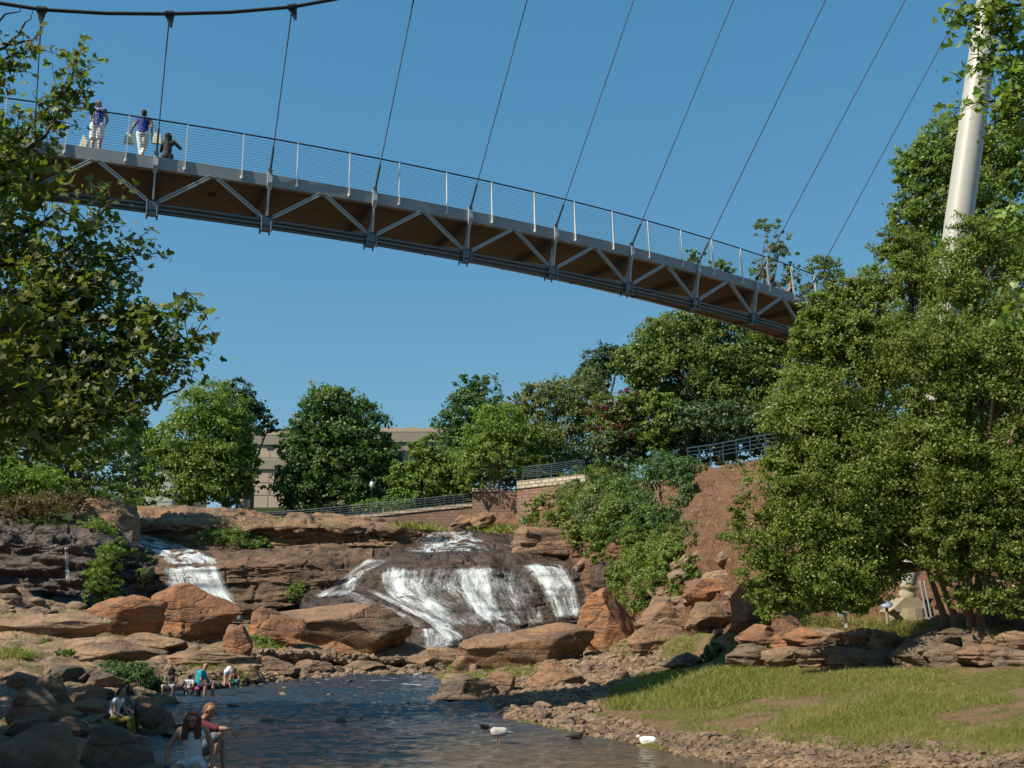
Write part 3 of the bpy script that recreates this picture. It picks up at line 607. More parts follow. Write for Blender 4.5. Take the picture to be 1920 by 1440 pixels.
stones([(330, 1305), (800, 1262), (880, 1330), (560, 1370), (330, 1380)], 18, (12, 36), 'dark stone standing just out of the shallow river', 'stones in the shallow river', STM2, flat=.5)
stones([(0, 1105), (280, 1125), (380, 1180), (200, 1160), (0, 1160)], 22, (22, 62), 'dark wet stone below the left cliff', 'wet stones below the left cliff', STM2)
stones([(1380, 1180), (1900, 1180), (1920, 1250), (1400, 1252)], 12, (30, 60), 'weathered stone of the low ledge behind the lawn', 'stones of the low ledge', STM2, flat=1.1)
stones([(1080, 1040), (1150, 1040), (1190, 1190), (1110, 1180)], 9, (28, 60), 'dark damp stone between the falls and the shrubs', 'damp stones beside the falls', STM2)
stones([(1290, 880), (1400, 860), (1400, 1040), (1260, 1050)], 9, (8, 26), 'small loose stone lying on the red soil slope', 'loose stones on the red soil slope')
# gravel too small to count
def gravel(polys, n, name):
    VV = []; FF = []; k = 0; V0, F0 = ICO[2]; 
    for poly, m_n in zip(polys, n):
        xs = [p[0] for p in poly]; ys = [p[1] for p in poly]; c = 0
        while c < m_n:
            x = random.uniform(min(xs), max(xs)); y = random.uniform(min(ys), max(ys))
            if not inpoly(x, y, poly): continue
            c += 1; h_, _n = hit(x, y); s = (3 + 21 * random.random() ** 3.2) * h_.y / F / 2
            q = V0 * np.array([random.uniform(.7, 1.4), random.uniform(.6, 1.), random.uniform(.4, .8)]) * s; q = q + rng.normal(0, s * .12, q.shape)
            VV.append(q + np.array(h_)); FF.append(F0 + k); k += len(V0)
    tag(mesh(name, np.concatenate(VV), np.concatenate(FF), M['stone']), 'loose gravel and pebbles along both banks of the river', 'gravel', kind='stuff')
gravel([[(860, 1262), (960, 1235), (1100, 1215), (1200, 1200), (1260, 1240), (1150, 1310), (1120, 1340), (1290, 1380), (1180, 1395), (950, 1345)], [(1230, 1380), (1400, 1372), (1920, 1400), (1920, 1440), (1400, 1440), (1260, 1412)],
        [(480, 1215), (860, 1240), (640, 1262), (400, 1290), (300, 1250)], [(440, 1232), (860, 1236), (870, 1262), (600, 1270), (440, 1290)]], [4200, 2600, 900, 1500], 'gravel')
# ------------------------------------------------------------------ the footbridge
Q = dict(X0=-12.377, Y0=27.879, th=.3071, k=.014945, sp=1.5962, z0=15.660, sl=-.0134, c2=.00011)
def bc(s, off=0., dz=0.):
    a = Q['th'] + Q['k'] * s
    X = Q['X0'] + (math.sin(a) - math.sin(Q['th'])) / Q['k']; Y = Q['Y0'] - (math.cos(a) - math.cos(Q['th'])) / Q['k']
    return Vector((X - math.sin(a) * off, Y + math.cos(a) * off, Q['z0'] + Q['sl'] * s + Q['c2'] * s * s + dz))
def bdir(s): a = Q['th'] + Q['k'] * s; return Vector((math.cos(a), math.sin(a), Q['sl'] + 2 * Q['c2'] * s)).normalized()
SP = Q['sp']; S0, S1 = -7 * SP, 26 * SP
def sweep(prof, s0, s1, step=.5, name='', m=None, parent=None, smooth=False):
    """prof: closed list of (off, dz) swept along the bridge"""
    n = max(2, int((s1 - s0) / step)); V = []; Fc = []; k = len(prof)
    for i in range(n + 1):
        s = s0 + (s1 - s0) * i / n; V += [tuple(bc(s, o, z)) for o, z in prof]
    for i in range(n):
        for j in range(k): a, b = i * k + j, i * k + (j + 1) % k; Fc.append((a, b, b + k, a + k))
    Fc += [tuple(range(k))[::-1], tuple(n * k + j for j in range(k))]
    return mesh(name, V, Fc, m, parent, smooth)
br = thing('footbridge', 'curved suspension footbridge with cable railing and a brown underside crossing high over the river', 'bridge', loc=tuple(bc(0)))
sweep([(.18, -.02), (3.55, -.02), (3.55, -.30), (3.2, -.36), (.5, -.36), (.18, -.30)], S0, S1, name='deck_slab', m=M['soffit'], parent=br)
sweep([(0, 0), (.17, 0), (.17, -.06), (.06, -.07), (.06, -.30), (.17, -.32), (.17, -.37), (0, -.37)], S0, S1, name='edge_beam', m=M['beam'], parent=br)
sweep([(3.56, .03), (3.72, .03), (3.72, -.34), (3.56, -.34)], S0, S1, name='edge_beam', m=M['beam'], parent=br)
def circ(o, z, r, n=6): return [(o + r * math.cos(2 * PI * i / n), z + r * math.sin(2 * PI * i / n)) for i in range(n)]
for off in (.02, 3.66):
    h_ = 1.15; ln = .04 if off < 1 else 0
    sweep(circ(off + ln, h_, .024), S0, S1, name='handrail', m=M['dsteel'] if off < 1 else M['steelw'], parent=br, smooth=True)
    for i in range(-7, 26):
        m_ = MB(); a, b = bc(i * SP, off - .05, -.28), bc(i * SP, off + ln - .02, h_ - .02)
        m_.bar(a, b, .028, .085, up=bdir(i * SP).cross(Vector((0, 0, 1)))); m_.box(bc(i * SP, off - .02, -.24), (.09, .05, .09)); m_.build('rail_post', M['steelw'], br)
    if off < 1:
        for k in range(13):
            z = .07 + k * .081; sweep(circ(off + ln * z / h_, z, .0052, 3), S0, S1, 1., 'rail_wire', M['dsteel'], br)
    else:
        m_ = MB()
        for k in range(13): m_.tube([bc(s, off, .07 + k * .081) for s in np.linspace(S0, S1, 40)], .005, 3)
        m_.build('rail_wires', M['dsteel'], br)
iN = .26; dN = 1.34
for k, (o_, z_, r_) in enumerate([(iN - .02, -dN - .02, .05), (iN + .10, -dN + .03, .05), (iN - .02, -dN - .15, .05), (iN + .10, -dN - .12, .05), (iN + .04, -dN - .23, .045), (iN + .20, -dN - .05, .045)]):
    sweep(circ(o_, z_, r_, 8), S0, S1, name='ring_cable', m=M['ring'], parent=br, smooth=True)
nodes = [(j * 2 + 1.5) * SP for j in range(-4, 12)]
for s in nodes:
    up = bdir(s); R = lambda o, z, ds=0: bc(s + ds, o, z)
    m_ = MB(); m_.prism([R(-.10, .06), R(.05, .10), R(.09, -.10), R(.10, -.40), R(.22, -.85), R(.48, -1.12), R(.50, -1.26), R(.08, -1.26), R(.05, -.95), R(-.07, -.35)], up, .05)
    m_.prism([R(-.12, -.30), R(-.08, -.02), R(-.03, .12), R(.04, .06), R(.05, -.2), R(-.02, -.5)], up, .13)
    m_.build('hanger_bracket', M['steel'], br)
    m_ = MB(); m_.prism([R(.2, -.372), R(3.56, -.365), R(3.56, -.42), R(2.9, -.50), R(.9, -.60), R(.3, -.8)], up, .06); m_.build('cross_rib', M['soffit'], br)
    m_ = MB(); m_.bar(R(.30, -1.24), R(2.5, -.44), .05, .09); m_.build('rib_strut', M['steel'], br)
    m_ = MB(); m_.box(R(iN + .04, -dN - .07), (.36, .30, .26), Matrix.Rotation(Q['th'] + Q['k'] * s, 3, 'Z')); m_.box(R(iN + .04, -dN - .26), (.26, .2, .14), Matrix.Rotation(Q['th'] + Q['k'] * s, 3, 'Z'))
    for dx in (-.14, .14):
        for oo in (iN - .13, iN + .2): m_.tube([R(oo, -dN + .09, dx), R(oo, -dN - .38, dx)], .025, 6)
    m_.build('cable_clamp', M['ring'], br)
    for sg in (-1, 1):
        a, b = R(iN - .04, -dN + .08, .18 * sg), bc(s + sg * (SP - .10), .04, -.38); side = bdir(s).cross(Vector((0, 0, 1)))
        m_ = MB(); m_.bar(a, b, .03, .10, up=(b - a).cross(side)); 
        m_.bar(a + side * .05 + Vector((0, 0, .045)), b + side * .05 + Vector((0, 0, .045)), .06, .028, up=(b - a).cross(side)); m_.bar(a + side * .05 - Vector((0, 0, .045)), b + side * .05 - Vector((0, 0, .045)), .06, .028, up=(b - a).cross(side))
        m_.build('truss_diagonal', M['steel'], br)
for s in (4.1, 6.0, 4.9 + 12):
    m_ = MB(); c = bc(s, 1.4 if s < 5 else 2.6, -.375); m_.tube([c, c + Vector((0, 0, -.02))], .13, 12); m_.build('drain_hole', M['dsteel'], br)
# main cable and hangers
def cabpx(px):
    if px <= 620: return float(np.interp(px, [-700, -300, -60, 0, 78, 200, 318, 430, 548, 620], [-190, -62, -6, 6, 18, 25, 26, 23, 13, 0]))
    u = px - 620; return -.19 * u - .0002 * u * u
def cabD(px): return 27.4 + (px + 0) * (34.6 - 27.4) / 1938
cpx = [-700, -500, -300, -60, 0, 78, 200, 318, 430, 548, 620] + list(range(700, 1939, 60)) + [1938]
m_ = MB(); m_.tube([P(p, cabpx(p), cabD(p)) for p in cpx], .055, 10); m_.build('main_cable', M['dsteel'], br, True)
exits = {-1: (78, 20), 0: (318, 26), 1: (548, 14), 2: (775, 0), 3: (988, 0), 4: (1188, 0), 5: (1375, 0), 6: (1548, 0), 7: (1697, 0), 8: (1783, 50), 9: (1850, 100)}
def projpx(v):
    c, s = math.cos(PITCH), math.sin(PITCH); z = v.z - CZ; d = v.y * c + z * s
    return 960 + F * v.x / d, 720 - F * (-v.y * s + z * c) / d
for j in range(-1, 10):
    s = (j * 2 + 1.5) * SP; b = bc(s, -.07, .08); bx, by = projpx(b)
    ex, ey = exits[j]; t = 1.0
    if j > 1:
        while t < 6:
            x, y = bx + (ex - bx) * t, by + (ey - by) * t
            if y < cabpx(x): break
            t += .01
    x = bx + (ex - bx) * t; top = P(x, cabpx(x), cabD(x))
    m_ = MB(); dv = (top - b).normalized(); m_.tube([b, b + dv * .75], .034, 8); m_.tube([b + dv * .7, top - dv * .2], .017, 6); m_.tube([top - dv * 1.3, top - dv * .2], .022, 6); m_.box(b, (.1, .1, .1)); m_.build('hanger_cable', M['dsteel'], br, False)
    tx = (P(x + 8, cabpx(x + 8), cabD(x + 8)) - P(x - 8, cabpx(x - 8), cabD(x - 8))).normalized(); nn = tx.cross(Vector((0, 0, 1))).normalized(); zz = nn.cross(tx)
    m_ = MB(); m_.tube([top - tx * .13, top + tx * .13], .10, 10); m_.prism([top - tx * .12 - zz * .05, top + tx * .12 - zz * .05, top + tx * .09 - zz * .2, top + tx * .03 - zz * .42, top - tx * .03 - zz * .42, top - tx * .09 - zz * .2], nn, .07); m_.build('cable_clamp', M['dsteel'], br)
# the leaning mast
Db = 36.0; foot = P(1700, 1122, Db); topm = P(1938, -600, 34.6); ax = (topm - foot); L = ax.length; ax.normalize()
mt = thing('bridge_mast', 'tall pale leaning steel mast rising through the trees and holding up the bridge cables', 'mast', loc=tuple(foot))
m_ = MB(); m_.lathe(foot, [(.0, .22), (.55, .22), (.62, .24), (.72, .24), (1.25, .315), (4, .37), (8, .42), (13, .465), (18, .455), (23, .42), (L - 1, .33), (L, .25)], 36, ax); m_.build('shaft', M['mast'], mt, True)
m_ = MB(); m_.lathe(foot + ax * .3, [(-.45, .27), (-.1, .27), (-.08, .21), (.0, .21), (.02, .28), (.12, .28)], 28, ax); m_.build('bearing_foot', M['conc'], mt, True)
gb = P(1697, 1165, Db - .2); hb = foot.z - gb.z
m_ = MB(); m_.lathe((foot.x, foot.y, gb.z - 1.2), [(0, .78), (1.25, .74), (1.28, .70), (1.2 + hb * .55, .68)], 18); 
m_.prism([(foot.x - .75, foot.y, foot.z - .42), (foot.x + .95, foot.y, foot.z - .52), (foot.x + .15, foot.y, foot.z + .02), (foot.x - .25, foot.y, foot.z + .02)], (0, 1, 0), 1.1)
m_.build('base_block', M['conc'], mt)
# ------------------------------------------------------------------ walls, railings, building, lamp, sign
def wallmesh(pts, th, name, m, parent=None):
    """pts [(px, pytop, pybot, Y)]; a wall of thickness th going back"""
    m_ = MB(); V = []; Fc = []
    for px, a, b, Y in pts:
        t, bt = P(px, a, Y), P(px, b, Y); V += [t, bt, bt + Vector((0, th, 0)), t + Vector((0, th, 0))]
    for i in range(len(pts) - 1):
        for j in range(4): q, r = i * 4 + j, i * 4 + (j + 1) % 4; Fc.append((q, r, r + 4, q + 4))
    n = len(pts) - 1; Fc += [(3, 2, 1, 0), (n * 4, n * 4 + 1, n * 4 + 2, n * 4 + 3)]
    m_.add(V, Fc); return m_.build(name, m, parent)
def railing(pts, hgt, nrail, npost, label, mat='navy', r=.035, group=None):
    """pts [(px, py_base, Y)]"""
    A = [P(*p) for p in pts]; t = thing('railing', label, 'railing', group, loc=tuple(A[0]))
    d = np.concatenate([[0], np.cumsum([(A[i + 1] - A[i]).length for i in range(len(A) - 1)])])
    at = lambda u: Vector([float(np.interp(u, d, [a[k] for a in A])) for k in range(3)])
    for u in np.linspace(0, d[-1], npost): m_ = MB(); m_.bar(at(u) - Vector((0, 0, .3)), at(u) + Vector((0, 0, hgt)), .07, .07, up=(1, 0, 0)); m_.build('post', M[mat], t)
    for k in range(nrail):
        z = hgt * (k + 1) / nrail; m_ = MB(); m_.tube([at(u) + Vector((0, 0, z)) for u in d], r * (1.3 if k == nrail - 1 else .8), 6); m_.build('rail', M[mat], t)
    return t
rw = thing('ramp_wall', 'long low stone wall with pale coping under the sloping ramp', 'wall', loc=tuple(P(700, 985, 97)))
wallmesh([(560, 981, 1005, 97.2), (660, 973, 1005, 97), (780, 960, 1005, 96.5), (888, 949, 1005, 96)], 1.0, 'wall_body', M['wall'], rw)
wallmesh([(560, 975, 981, 97.15), (660, 967, 973, 96.9), (780, 954, 960, 96.4), (888, 942.5, 949, 95.9)], 1.1, 'coping', M['cap'], rw)
railing([(440, 985, 98), (560, 978, 98), (660, 969, 97.8), (780, 957, 97.3), (886, 946, 97)], 1.0, 5, 26, 'dark railing climbing along the ramp above the low stone wall')
pw = thing('retaining_wall', 'small reddish stone pier wall at the top of the ramp', 'wall', loc=tuple(P(920, 985, 94)))
wallmesh([(886, 922, 1010, 95), (930, 921, 1010, 94.7), (972, 920, 1010, 94.5)], 2.0, 'wall_body', M['wall'], pw)
wallmesh([(885, 915, 922, 94.9), (935, 914, 921, 94.6)], 2.1, 'coping', M['cap'], pw)
bw = thing('retaining_wall', 'tall vine-covered retaining wall with pale stone top band and small green sign', 'wall', loc=tuple(P(1020, 985, 90)))
wallmesh([(970, 917, 1030, 92), (1020, 912, 1030, 90), (1096, 905, 1030, 87)], 2.5, 'wall_body', M['wall'], bw)
wallmesh([(969, 902, 917, 91.9), (1020, 897, 912, 89.9), (1097, 889, 905, 86.9)], 2.6, 'coping', M['cap'], bw)
railing([(980, 898, 92.2), (1020, 894, 90.6), (1086, 886, 88), (1094, 884, 93)], 1.0, 6, 8, 'dark blue railing on top of the vine-covered retaining wall')
railing([(912, 922, 97), (980, 915, 97)], 1.0, 4, 4, 'short dark railing behind the multi-stemmed tree')
railing([(1290, 868, 73), (1340, 862, 70), (1420, 848, 66), (1500, 838, 63)], 1.0, 4, 9, 'dark blue railing along the top of the red soil slope')
railing([(1438, 795, 66), (1475, 780, 65), (1530, 768, 64)], 1.0, 1, 5, 'pale railing of the path climbing toward the bridge', 'steelw', .03)
def sign():
    a = P(983, 975, 89.5); t = thing('small_sign', 'small white and green notice on a post at the foot of the vine-covered wall', 'sign', loc=tuple(P(983, 1000, 89.5)))
    s = 89.5 / F; m_ = MB(); m_.box(a, (11 * s, .04, 12 * s)); m_.build('panel', simple('sign_white', (.7, .72, .7), .5), t)
    g = simple('sign_green', (.03, .3, .2), .5)
    m_ = MB(); m_.box(a + Vector((0, -.04, 4 * s)), (10 * s, .02, 2.6 * s)); m_.box(a + Vector((0, -.04, 0 * s)), (10 * s, .02, 2 * s)); m_.box(a + Vector((0, -.04, -4 * s)), (8 * s, .02, 1.4 * s)); m_.build('green_band', g, t)
    m_ = MB(); m_.box(a + Vector((0, .06, -12 * s)), (.06, .06, 26 * s)); m_.build('post', M['steel'], t)
sign()
def lamp():
    b_ = P(696, 968, 99); tp = P(697, 903, 99); h_ = tp.z - b_.z; t = thing('street_lamp', 'slim dark lamp post with a pale acorn lantern beside the ramp', 'lamp post', loc=tuple(b_))
    m_ = MB(); m_.lathe(b_ - Vector((0, 0, .5)), [(0, .12), (.7, .11), (.8, .06), (h_ - .2, .05), (h_ - .15, .12), (h_ - .05, .12)], 10); m_.build('pole', M['navy'], t, True)
    m_ = MB(); m_.lathe(b_ + Vector((0, 0, h_ - .55)), [(0, .12), (.15, .2), (.4, .22), (.55, .14)], 12); m_.build('lantern', simple('frosted_globe', (.75, .78, .75), .3), t, True)
    m_ = MB(); m_.lathe(b_ + Vector((0, 0, h_)), [(0, .17), (.1, .08), (.25, .02)], 10); m_.build('finial', M['navy'], t, True)
lamp()
def building(px0, px1, py0, py1, Y, depth, label, bands, wins, mat='bld'):
    a, b_ = P(px0, py1, Y), P(px1, py0, Y); wd = b_.x - a.x; t = thing('building', label, 'building', loc=(a.x + wd / 2, Y, a.z))
    m_ = MB(); m_.box((a.x + wd / 2, Y + depth / 2, (a.z + b_.z) / 2 - 2), (wd, depth, b_.z - a.z + 4)); m_.build('wall', M[mat], t)
    for q0, q1, mm in bands:
        z0, z1 = P(px0, q1, Y).z, P(px0, q0, Y).z; m_ = MB(); m_.box((a.x + wd / 2, Y + depth / 2, (z0 + z1) / 2), (wd + .5, depth + .5, z1 - z0)); m_.build('cornice', M[mm], t)
    m_ = MB(); dz = b_.z - a.z
    for k in range(1, int(wd / 4.4)): m_.box((a.x + k * 4.4, Y - .01, a.z + dz * .45), (.05, .06, dz * .9))
    for k in range(1, 7): m_.box((a.x + wd / 2, Y - .012, a.z + dz * k / 7), (wd, .06, .06))
    m_.build('panel_joints', M['bldg'], t)
    m_ = MB()
    for k in range(3): m_.box((a.x + wd * (.2 + .3 * k), Y + 4, b_.z + .5), (1.6, 1.4, 1.0))
    m_.build('rooftop_unit', M['bldg'], t)
    for x0, x1, y0, y1 in wins:
        p, q = P(x0, y1, Y), P(x1, y0, Y); m_ = MB(); m_.box(((p.x + q.x) / 2, Y - .02, (p.z + q.z) / 2), (q.x - p.x, .2, q.z - p.z)); m_.build('window', M['bdark'], t)
building(440, 690, 812, 975, 150, 30, 'tan concrete building with grey roof bands behind the round trees', [(806, 816, 'bld'), (817, 834, 'bldg'), (862, 880, 'bldg')], [(455, 475, 912, 958), (500, 512, 830, 842)])
building(690, 840, 806, 975, 160, 30, 'low grey-roofed wing of the building between the dark trees', [(803, 810, 'bld'), (811, 829, 'bldg')], [(745, 800, 845, 870)], 'bldg')
building(225, 330, 826, 960, 140, 16, 'grey building with a white awning glimpsed between the left trees', [(822, 829, 'bldg'), (870, 876, 'mast')], [(296, 312, 843, 868), (270, 290, 880, 905)], 'mast')
def bowl():
    c = P(1662, 1134, 35.2); t = thing('blue_bowl', 'shallow blue-white dish beside the concrete base of the mast', 'lamp', loc=tuple(c))  # a plain blue bowl, not a lamp
    m_ = MB(); m_.lathe(c, [(-.08, .08), (0, .19), (.03, .2), (.02, .175), (-.04, .1), (-.045, .001)], 20, (-.1, -.5, .85)); m_.build('dish', simple('blue_enamel', (.28, .34, .5), .4), t, True)
    m_ = MB(); m_.lathe(c - Vector((0, 0, .6)), [(0, .05), (.5, .05)], 8); m_.build('stand', M['conc'], t)
bowl()
def fixture():
    g, _ = hit(1583, 1172); g = P(1583, 1170, 33.5); t = thing('ground_light', 'small grey box light on a short post in the weeds above the ledge', 'light', loc=tuple(g))
    m_ = MB(); m_.box(g + Vector((.05, 0, .13)), (.07, .07, .5)); m_.build('post', M['steelw'], t); m_ = MB(); m_.box(g + Vector((-.03, -.05, .38)), (.34, .26, .07), Matrix.Rotation(.3, 3, 'Y')); m_.box(g + Vector((-.1, -.05, .28)), (.14, .16, .14)); m_.build('lamp_head', M['steel'], t)
fixture()
for k, px in enumerate((1739, 1747)):
    g = P(px, 1148, 35.4); m_ = MB(); m_.lathe(g - Vector((0, 0, .4)), [(0, .03), (1.35, .03), (1.4, .015)], 8, (-.12, 0, 1)); m_.box(g - Vector((0, 0, .3)), (.2, .2, .3)); tag(m_.build('service_pole', M['steel'], None, False, origin=tuple(g)), 'short grey pole beside the mast base, the ' + ('left' if k == 0 else 'right') + ' one of two', 'pole', 'poles beside the mast base')
# ------------------------------------------------------------------ foliage
def leaves(C, Nn, size, shape='quad', aspect=.62, jit=.9):
    """C (n,3) centres, Nn (n,3) preferred normals, size (n,)"""
    n = len(C); a = rng.normal(size=(n, 3)); Nn = Nn + rng.normal(size=(n, 3)) * jit; Nn /= np.linalg.norm(Nn, axis=1, keepdims=True) + 1e-9
    x = np.cross(a, Nn); x /= np.linalg.norm(x, axis=1, keepdims=True) + 1e-9; y = np.cross(Nn, x); size = size[:, None]
    if shape == 'quad':
        V = np.stack([C - x * size * .5, C - y * size * .5 * aspect + Nn * size * .08, C + x * size * .5, C + y * size * .5 * aspect + Nn * size * .08], 1); k = 4
    elif shape == 'tri':
        V = np.stack([C - x * size * .5, C + x * size * .5, C + y * size * aspect], 1); k = 3
    else:   # lobed sycamore leaf
        ang = np.array([-90, -62, -22, 0, 18, 52, 70, 90, 110, 128, 162, 180, 202, 242]) * PI / 180
        rad = np.array([.06, .36, .30, .62, .36, .40, .62, .74, .62, .40, .36, .62, .30, .36]); rad[0] = .12
        V = np.stack([C + (x * math.cos(t) + y * math.sin(t)) * size * r * .72 + Nn * size * (.12 * abs(math.cos(t)) * r) for t, r in zip(ang, rad)], 1); k = 14
    return V.reshape(-1, 3), np.arange(n * k).reshape(n, k)
def crown_pts(lobes, nclump, nleaf, spread=.16, inner=.35, up=.35, gap=-.5):
    nclump = int(nclump * 1.65); spread *= .9
    """lobes [(c, (rx,ry,rz))] -> leaf centres and normals gathered in clumps through the crown"""
    vol = np.array([l[1][0] * l[1][2] for l in lobes]); vol = vol / vol.sum(); C = []; D = []
    for (c, r), f in zip(lobes, vol):
        n = max(3, int(nclump * f)); c = np.array(c); r = np.array(r)
        d = rng.normal(size=(n, 3)); d[:, 2] += .15; d /= np.linalg.norm(d, axis=1, keepdims=True)
        rr = np.where(rng.random(n) < inner, rng.uniform(.2, .75, n), rng.uniform(.72, 1.12, n)); rr *= 1 + .22 * fbm(d * 2.2 + c * .37, 3)
        cc = c + d * r * rr[:, None]; R0 = float(r.mean()) * spread
        cs = R0 * rng.uniform(.6, 1.5, n)
        q = rng.normal(size=(n, nleaf, 3)) * np.array([1, 1, .62]) * .62
        P_ = cc[:, None] + q * cs[:, None, None]
        nr = (d[:, None] * .55 + np.array([0, 0, up]) + q * .5)
        C.append(P_.reshape(-1, 3)); D.append(nr.reshape(-1, 3))
    C = np.concatenate(C); D = np.concatenate(D); fr = 1.5 / float(np.mean([l[1][0] for l in lobes])); keep = fbm(C * fr + 3.3, 3) > gap; return C[keep], D[keep]
def limbs(base, lobes, r0, lean=None, nsub=5, fork=.35, mult=None):
    m_ = MB(); base = Vector(base); cen = sum((Vector(l[0]) for l in lobes), Vector()) / len(lobes)
    trunks = mult or [base]
    for b0 in trunks:
        b0 = Vector(b0); f = b0.lerp(Vector((b0.x * .55 + cen.x * .45, b0.y * .5 + cen.y * .5, cen.z)), fork)
        pts = [b0 - Vector((0, 0, .5)), b0 + Vector((0, 0, .1)), b0.lerp(f, .5) + Vector((random.gauss(0, .1) * r0 * 3, 0, 0)), f]
        m_.tube(pts, [r0 * 1.4, r0 * 1.1, r0 * .85, r0 * .7], 8)
        for l in lobes:
            c = Vector(l[0]); R = l[1]
            mid = f.lerp(c, .5) + Vector((random.gauss(0, .12), random.gauss(0, .12), .1)) * (c - f).length * .6
            m_.tube([f, mid, c], [r0 * .55, r0 * .38, r0 * .2], 6)
            for k in range(nsub):
                d = Vector(rng.normal(size=3)).normalized(); e = c + Vector((d.x * R[0], d.y * R[1], d.z * R[2])) * .9; s_ = mid.lerp(c, random.random())
                m_.tube([s_, s_.lerp(e, .5) + Vector((0, 0, .06 * R[2])), e], [r0 * .16, r0 * .1, r0 * .03], 4)
    return m_
def tree(name, label, base, lob, Y, leafm, nclump, nleaf, size, group=None, r0=.3, spread=.16, inner=.35, cat='tree', ydep=.8, bark='bark', fork=.35, mult=None, trunk=True, nsub=5, shape='quad', up=.35, zbase=None, crown='crown', extra=None, ground=False, gap=-.5):
    """lob: [(px,py,rpx[,rypx[,dY]])], base (px,py)"""
    L = []
    for l in lob:
        px, py, rx = l[:3]; ry = l[3] if len(l) > 3 and l[3] else rx; dy = l[4] if len(l) > 4 else 0
        yy = Y + dy
        if ground: g_ = hit(px, py)[0].y; yy = g_ - rx * g_ / F * .35
        c = P(px, py, yy); s = yy / F; L.append((tuple(c), (rx * s, max(rx, ry) * s * ydep, ry * s)))
    b0 = hit(base[0], base[1])[0] if ground else P(base[0], base[1], Y); t = thing(name, label, cat, group, loc=tuple(b0))
    nleaf = int(nleaf * 1.3); size *= .87
    C, D = crown_pts(L, nclump, nleaf, spread, inner, up, gap)
    sz = size * rng.uniform(.6, 1.3, len(C))
    V, Fc = leaves(C, D, sz, shape); mesh(crown, V, Fc, M[leafm], t)
    if extra:
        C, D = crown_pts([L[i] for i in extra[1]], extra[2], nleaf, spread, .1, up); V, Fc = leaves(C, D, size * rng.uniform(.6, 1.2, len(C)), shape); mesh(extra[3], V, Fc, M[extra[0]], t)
    if trunk: limbs(b0, L, r0, nsub=nsub, fork=fork, mult=[P(*q) for q in mult] if mult else None).build('trunk' if trunk is True else trunk, M[bark], t, True)
    return t
T = tree
T('broadleaf_tree', 'round bright green tree standing before the tan building', (425, 955), [(392, 780, 72, 60), (345, 830, 70, 55), (430, 830, 54, 66), (392, 880, 82, 55), (310, 900, 45, 38), (455, 895, 34, 42), (462, 850, 30, 36), (290, 835, 32, 34), (385, 925, 95, 22)], 101, 'l_mid', 620, 26, .36, r0=.4, extra=('l_light', [0, 1, 3], 160, 'sun_tinted_leaves'))  # extra leaves in a lighter green paint sunlight onto some lobes
T('pine_tree', 'dark pine just behind the round bright green tree', (470, 955), [(440, 765, 45, 50), (475, 780, 28, 38), (505, 798, 20, 18), (440, 850, 30, 60)], 118, 'l_pine', 260, 26, .4, r0=.3)
T('broadleaf_tree', 'large dense dark green tree right of the tan building', (590, 960), [(630, 775, 66, 55), (592, 820, 50, 60), (675, 815, 55, 65), (630, 860, 92, 65), (564, 905, 50, 52), (548, 840, 26, 40), (690, 900, 58, 60), (628, 930, 85, 35), (722, 870, 30, 60)], 104, 'l_dark', 800, 28, .42, r0=.45, inner=.3, extra=('l_mid', [0, 1, 3, 4], 90, 'sun_tinted_leaves'))  # sun on the top and left lobes painted with lighter leaves
T('broadleaf_tree', 'tall olive green tree behind the left cliff', (150, 960), [(165, 760, 75, 65), (60, 770, 90, 80), (210, 840, 60, 80), (110, 880, 100, 70), (20, 880, 90, 80), (235, 910, 35, 45), (-120, 800, 130, 130)], 82, 'l_mid', 900, 28, .30, r0=.4)
T('broadleaf_tree', 'dark tree between the left tree group and the grey building', (255, 960), [(255, 800, 28, 45), (262, 880, 28, 60)], 112, 'l_pine', 130, 26, .4, r0=.25)
T('shrub', 'light green leafy shrub at the far left above the cliff', (50, 950), [(40, 905, 70, 40), (100, 915, 50, 32), (-40, 900, 60, 50)], 78, 'l_light', 230, 26, .24, cat='shrub', r0=.1, trunk='stem')
T('shrub', 'brownish twiggy shrub beside the dark hump of rock', (95, 965), [(95, 945, 60, 22), (30, 955, 50, 22), (140, 935, 22, 14)], 75, 'l_brown', 150, 24, .18, cat='shrub', r0=.06, trunk='stem')
T('broadleaf_tree', 'dark crown rising behind the low wing of the building', (880, 950), [(895, 752, 55, 46), (850, 800, 38, 38), (920, 800, 50, 50), (880, 850, 60, 60)], 122, 'l_dark', 420, 26, .42, r0=.4)
T('broadleaf_tree', 'mid green tree with a lighter left side next to the lamp post', (800, 955), [(800, 850, 40, 30), (770, 895, 40, 35), (830, 885, 52, 45), (800, 925, 66, 28), (860, 930, 40, 35)], 101, 'l_mid', 420, 26, .34, r0=.25)
T('small_tree', 'bright green tree with several thin stems over the stone pier wall', (925, 925), [(940, 800, 62, 44), (895, 830, 42, 38), (985, 830, 46, 38), (930, 860, 75, 32), (1000, 870, 30, 30), (880, 880, 30, 40)], 95, 'l_light', 420, 26, .28, r0=.12, mult=[(915, 925, 95), (925, 925, 95), (935, 925, 95)], fork=.6)
T('broadleaf_tree', 'grey-green tree in the middle of the treeline', (1050, 890), [(1040, 745, 60, 36), (985, 775, 42, 38), (1075, 780, 55, 50), (1030, 830, 70, 45), (1105, 740, 40, 50)], 98, 'l_olive', 480, 26, .32, r0=.3)
T('broadleaf_tree', 'farther tree crown poking above the middle of the treeline', (1130, 850), [(1135, 680, 38, 36), (1110, 715, 38, 36), (1160, 670, 28, 24)], 115, 'l_pine', 210, 26, .36, r0=.3)
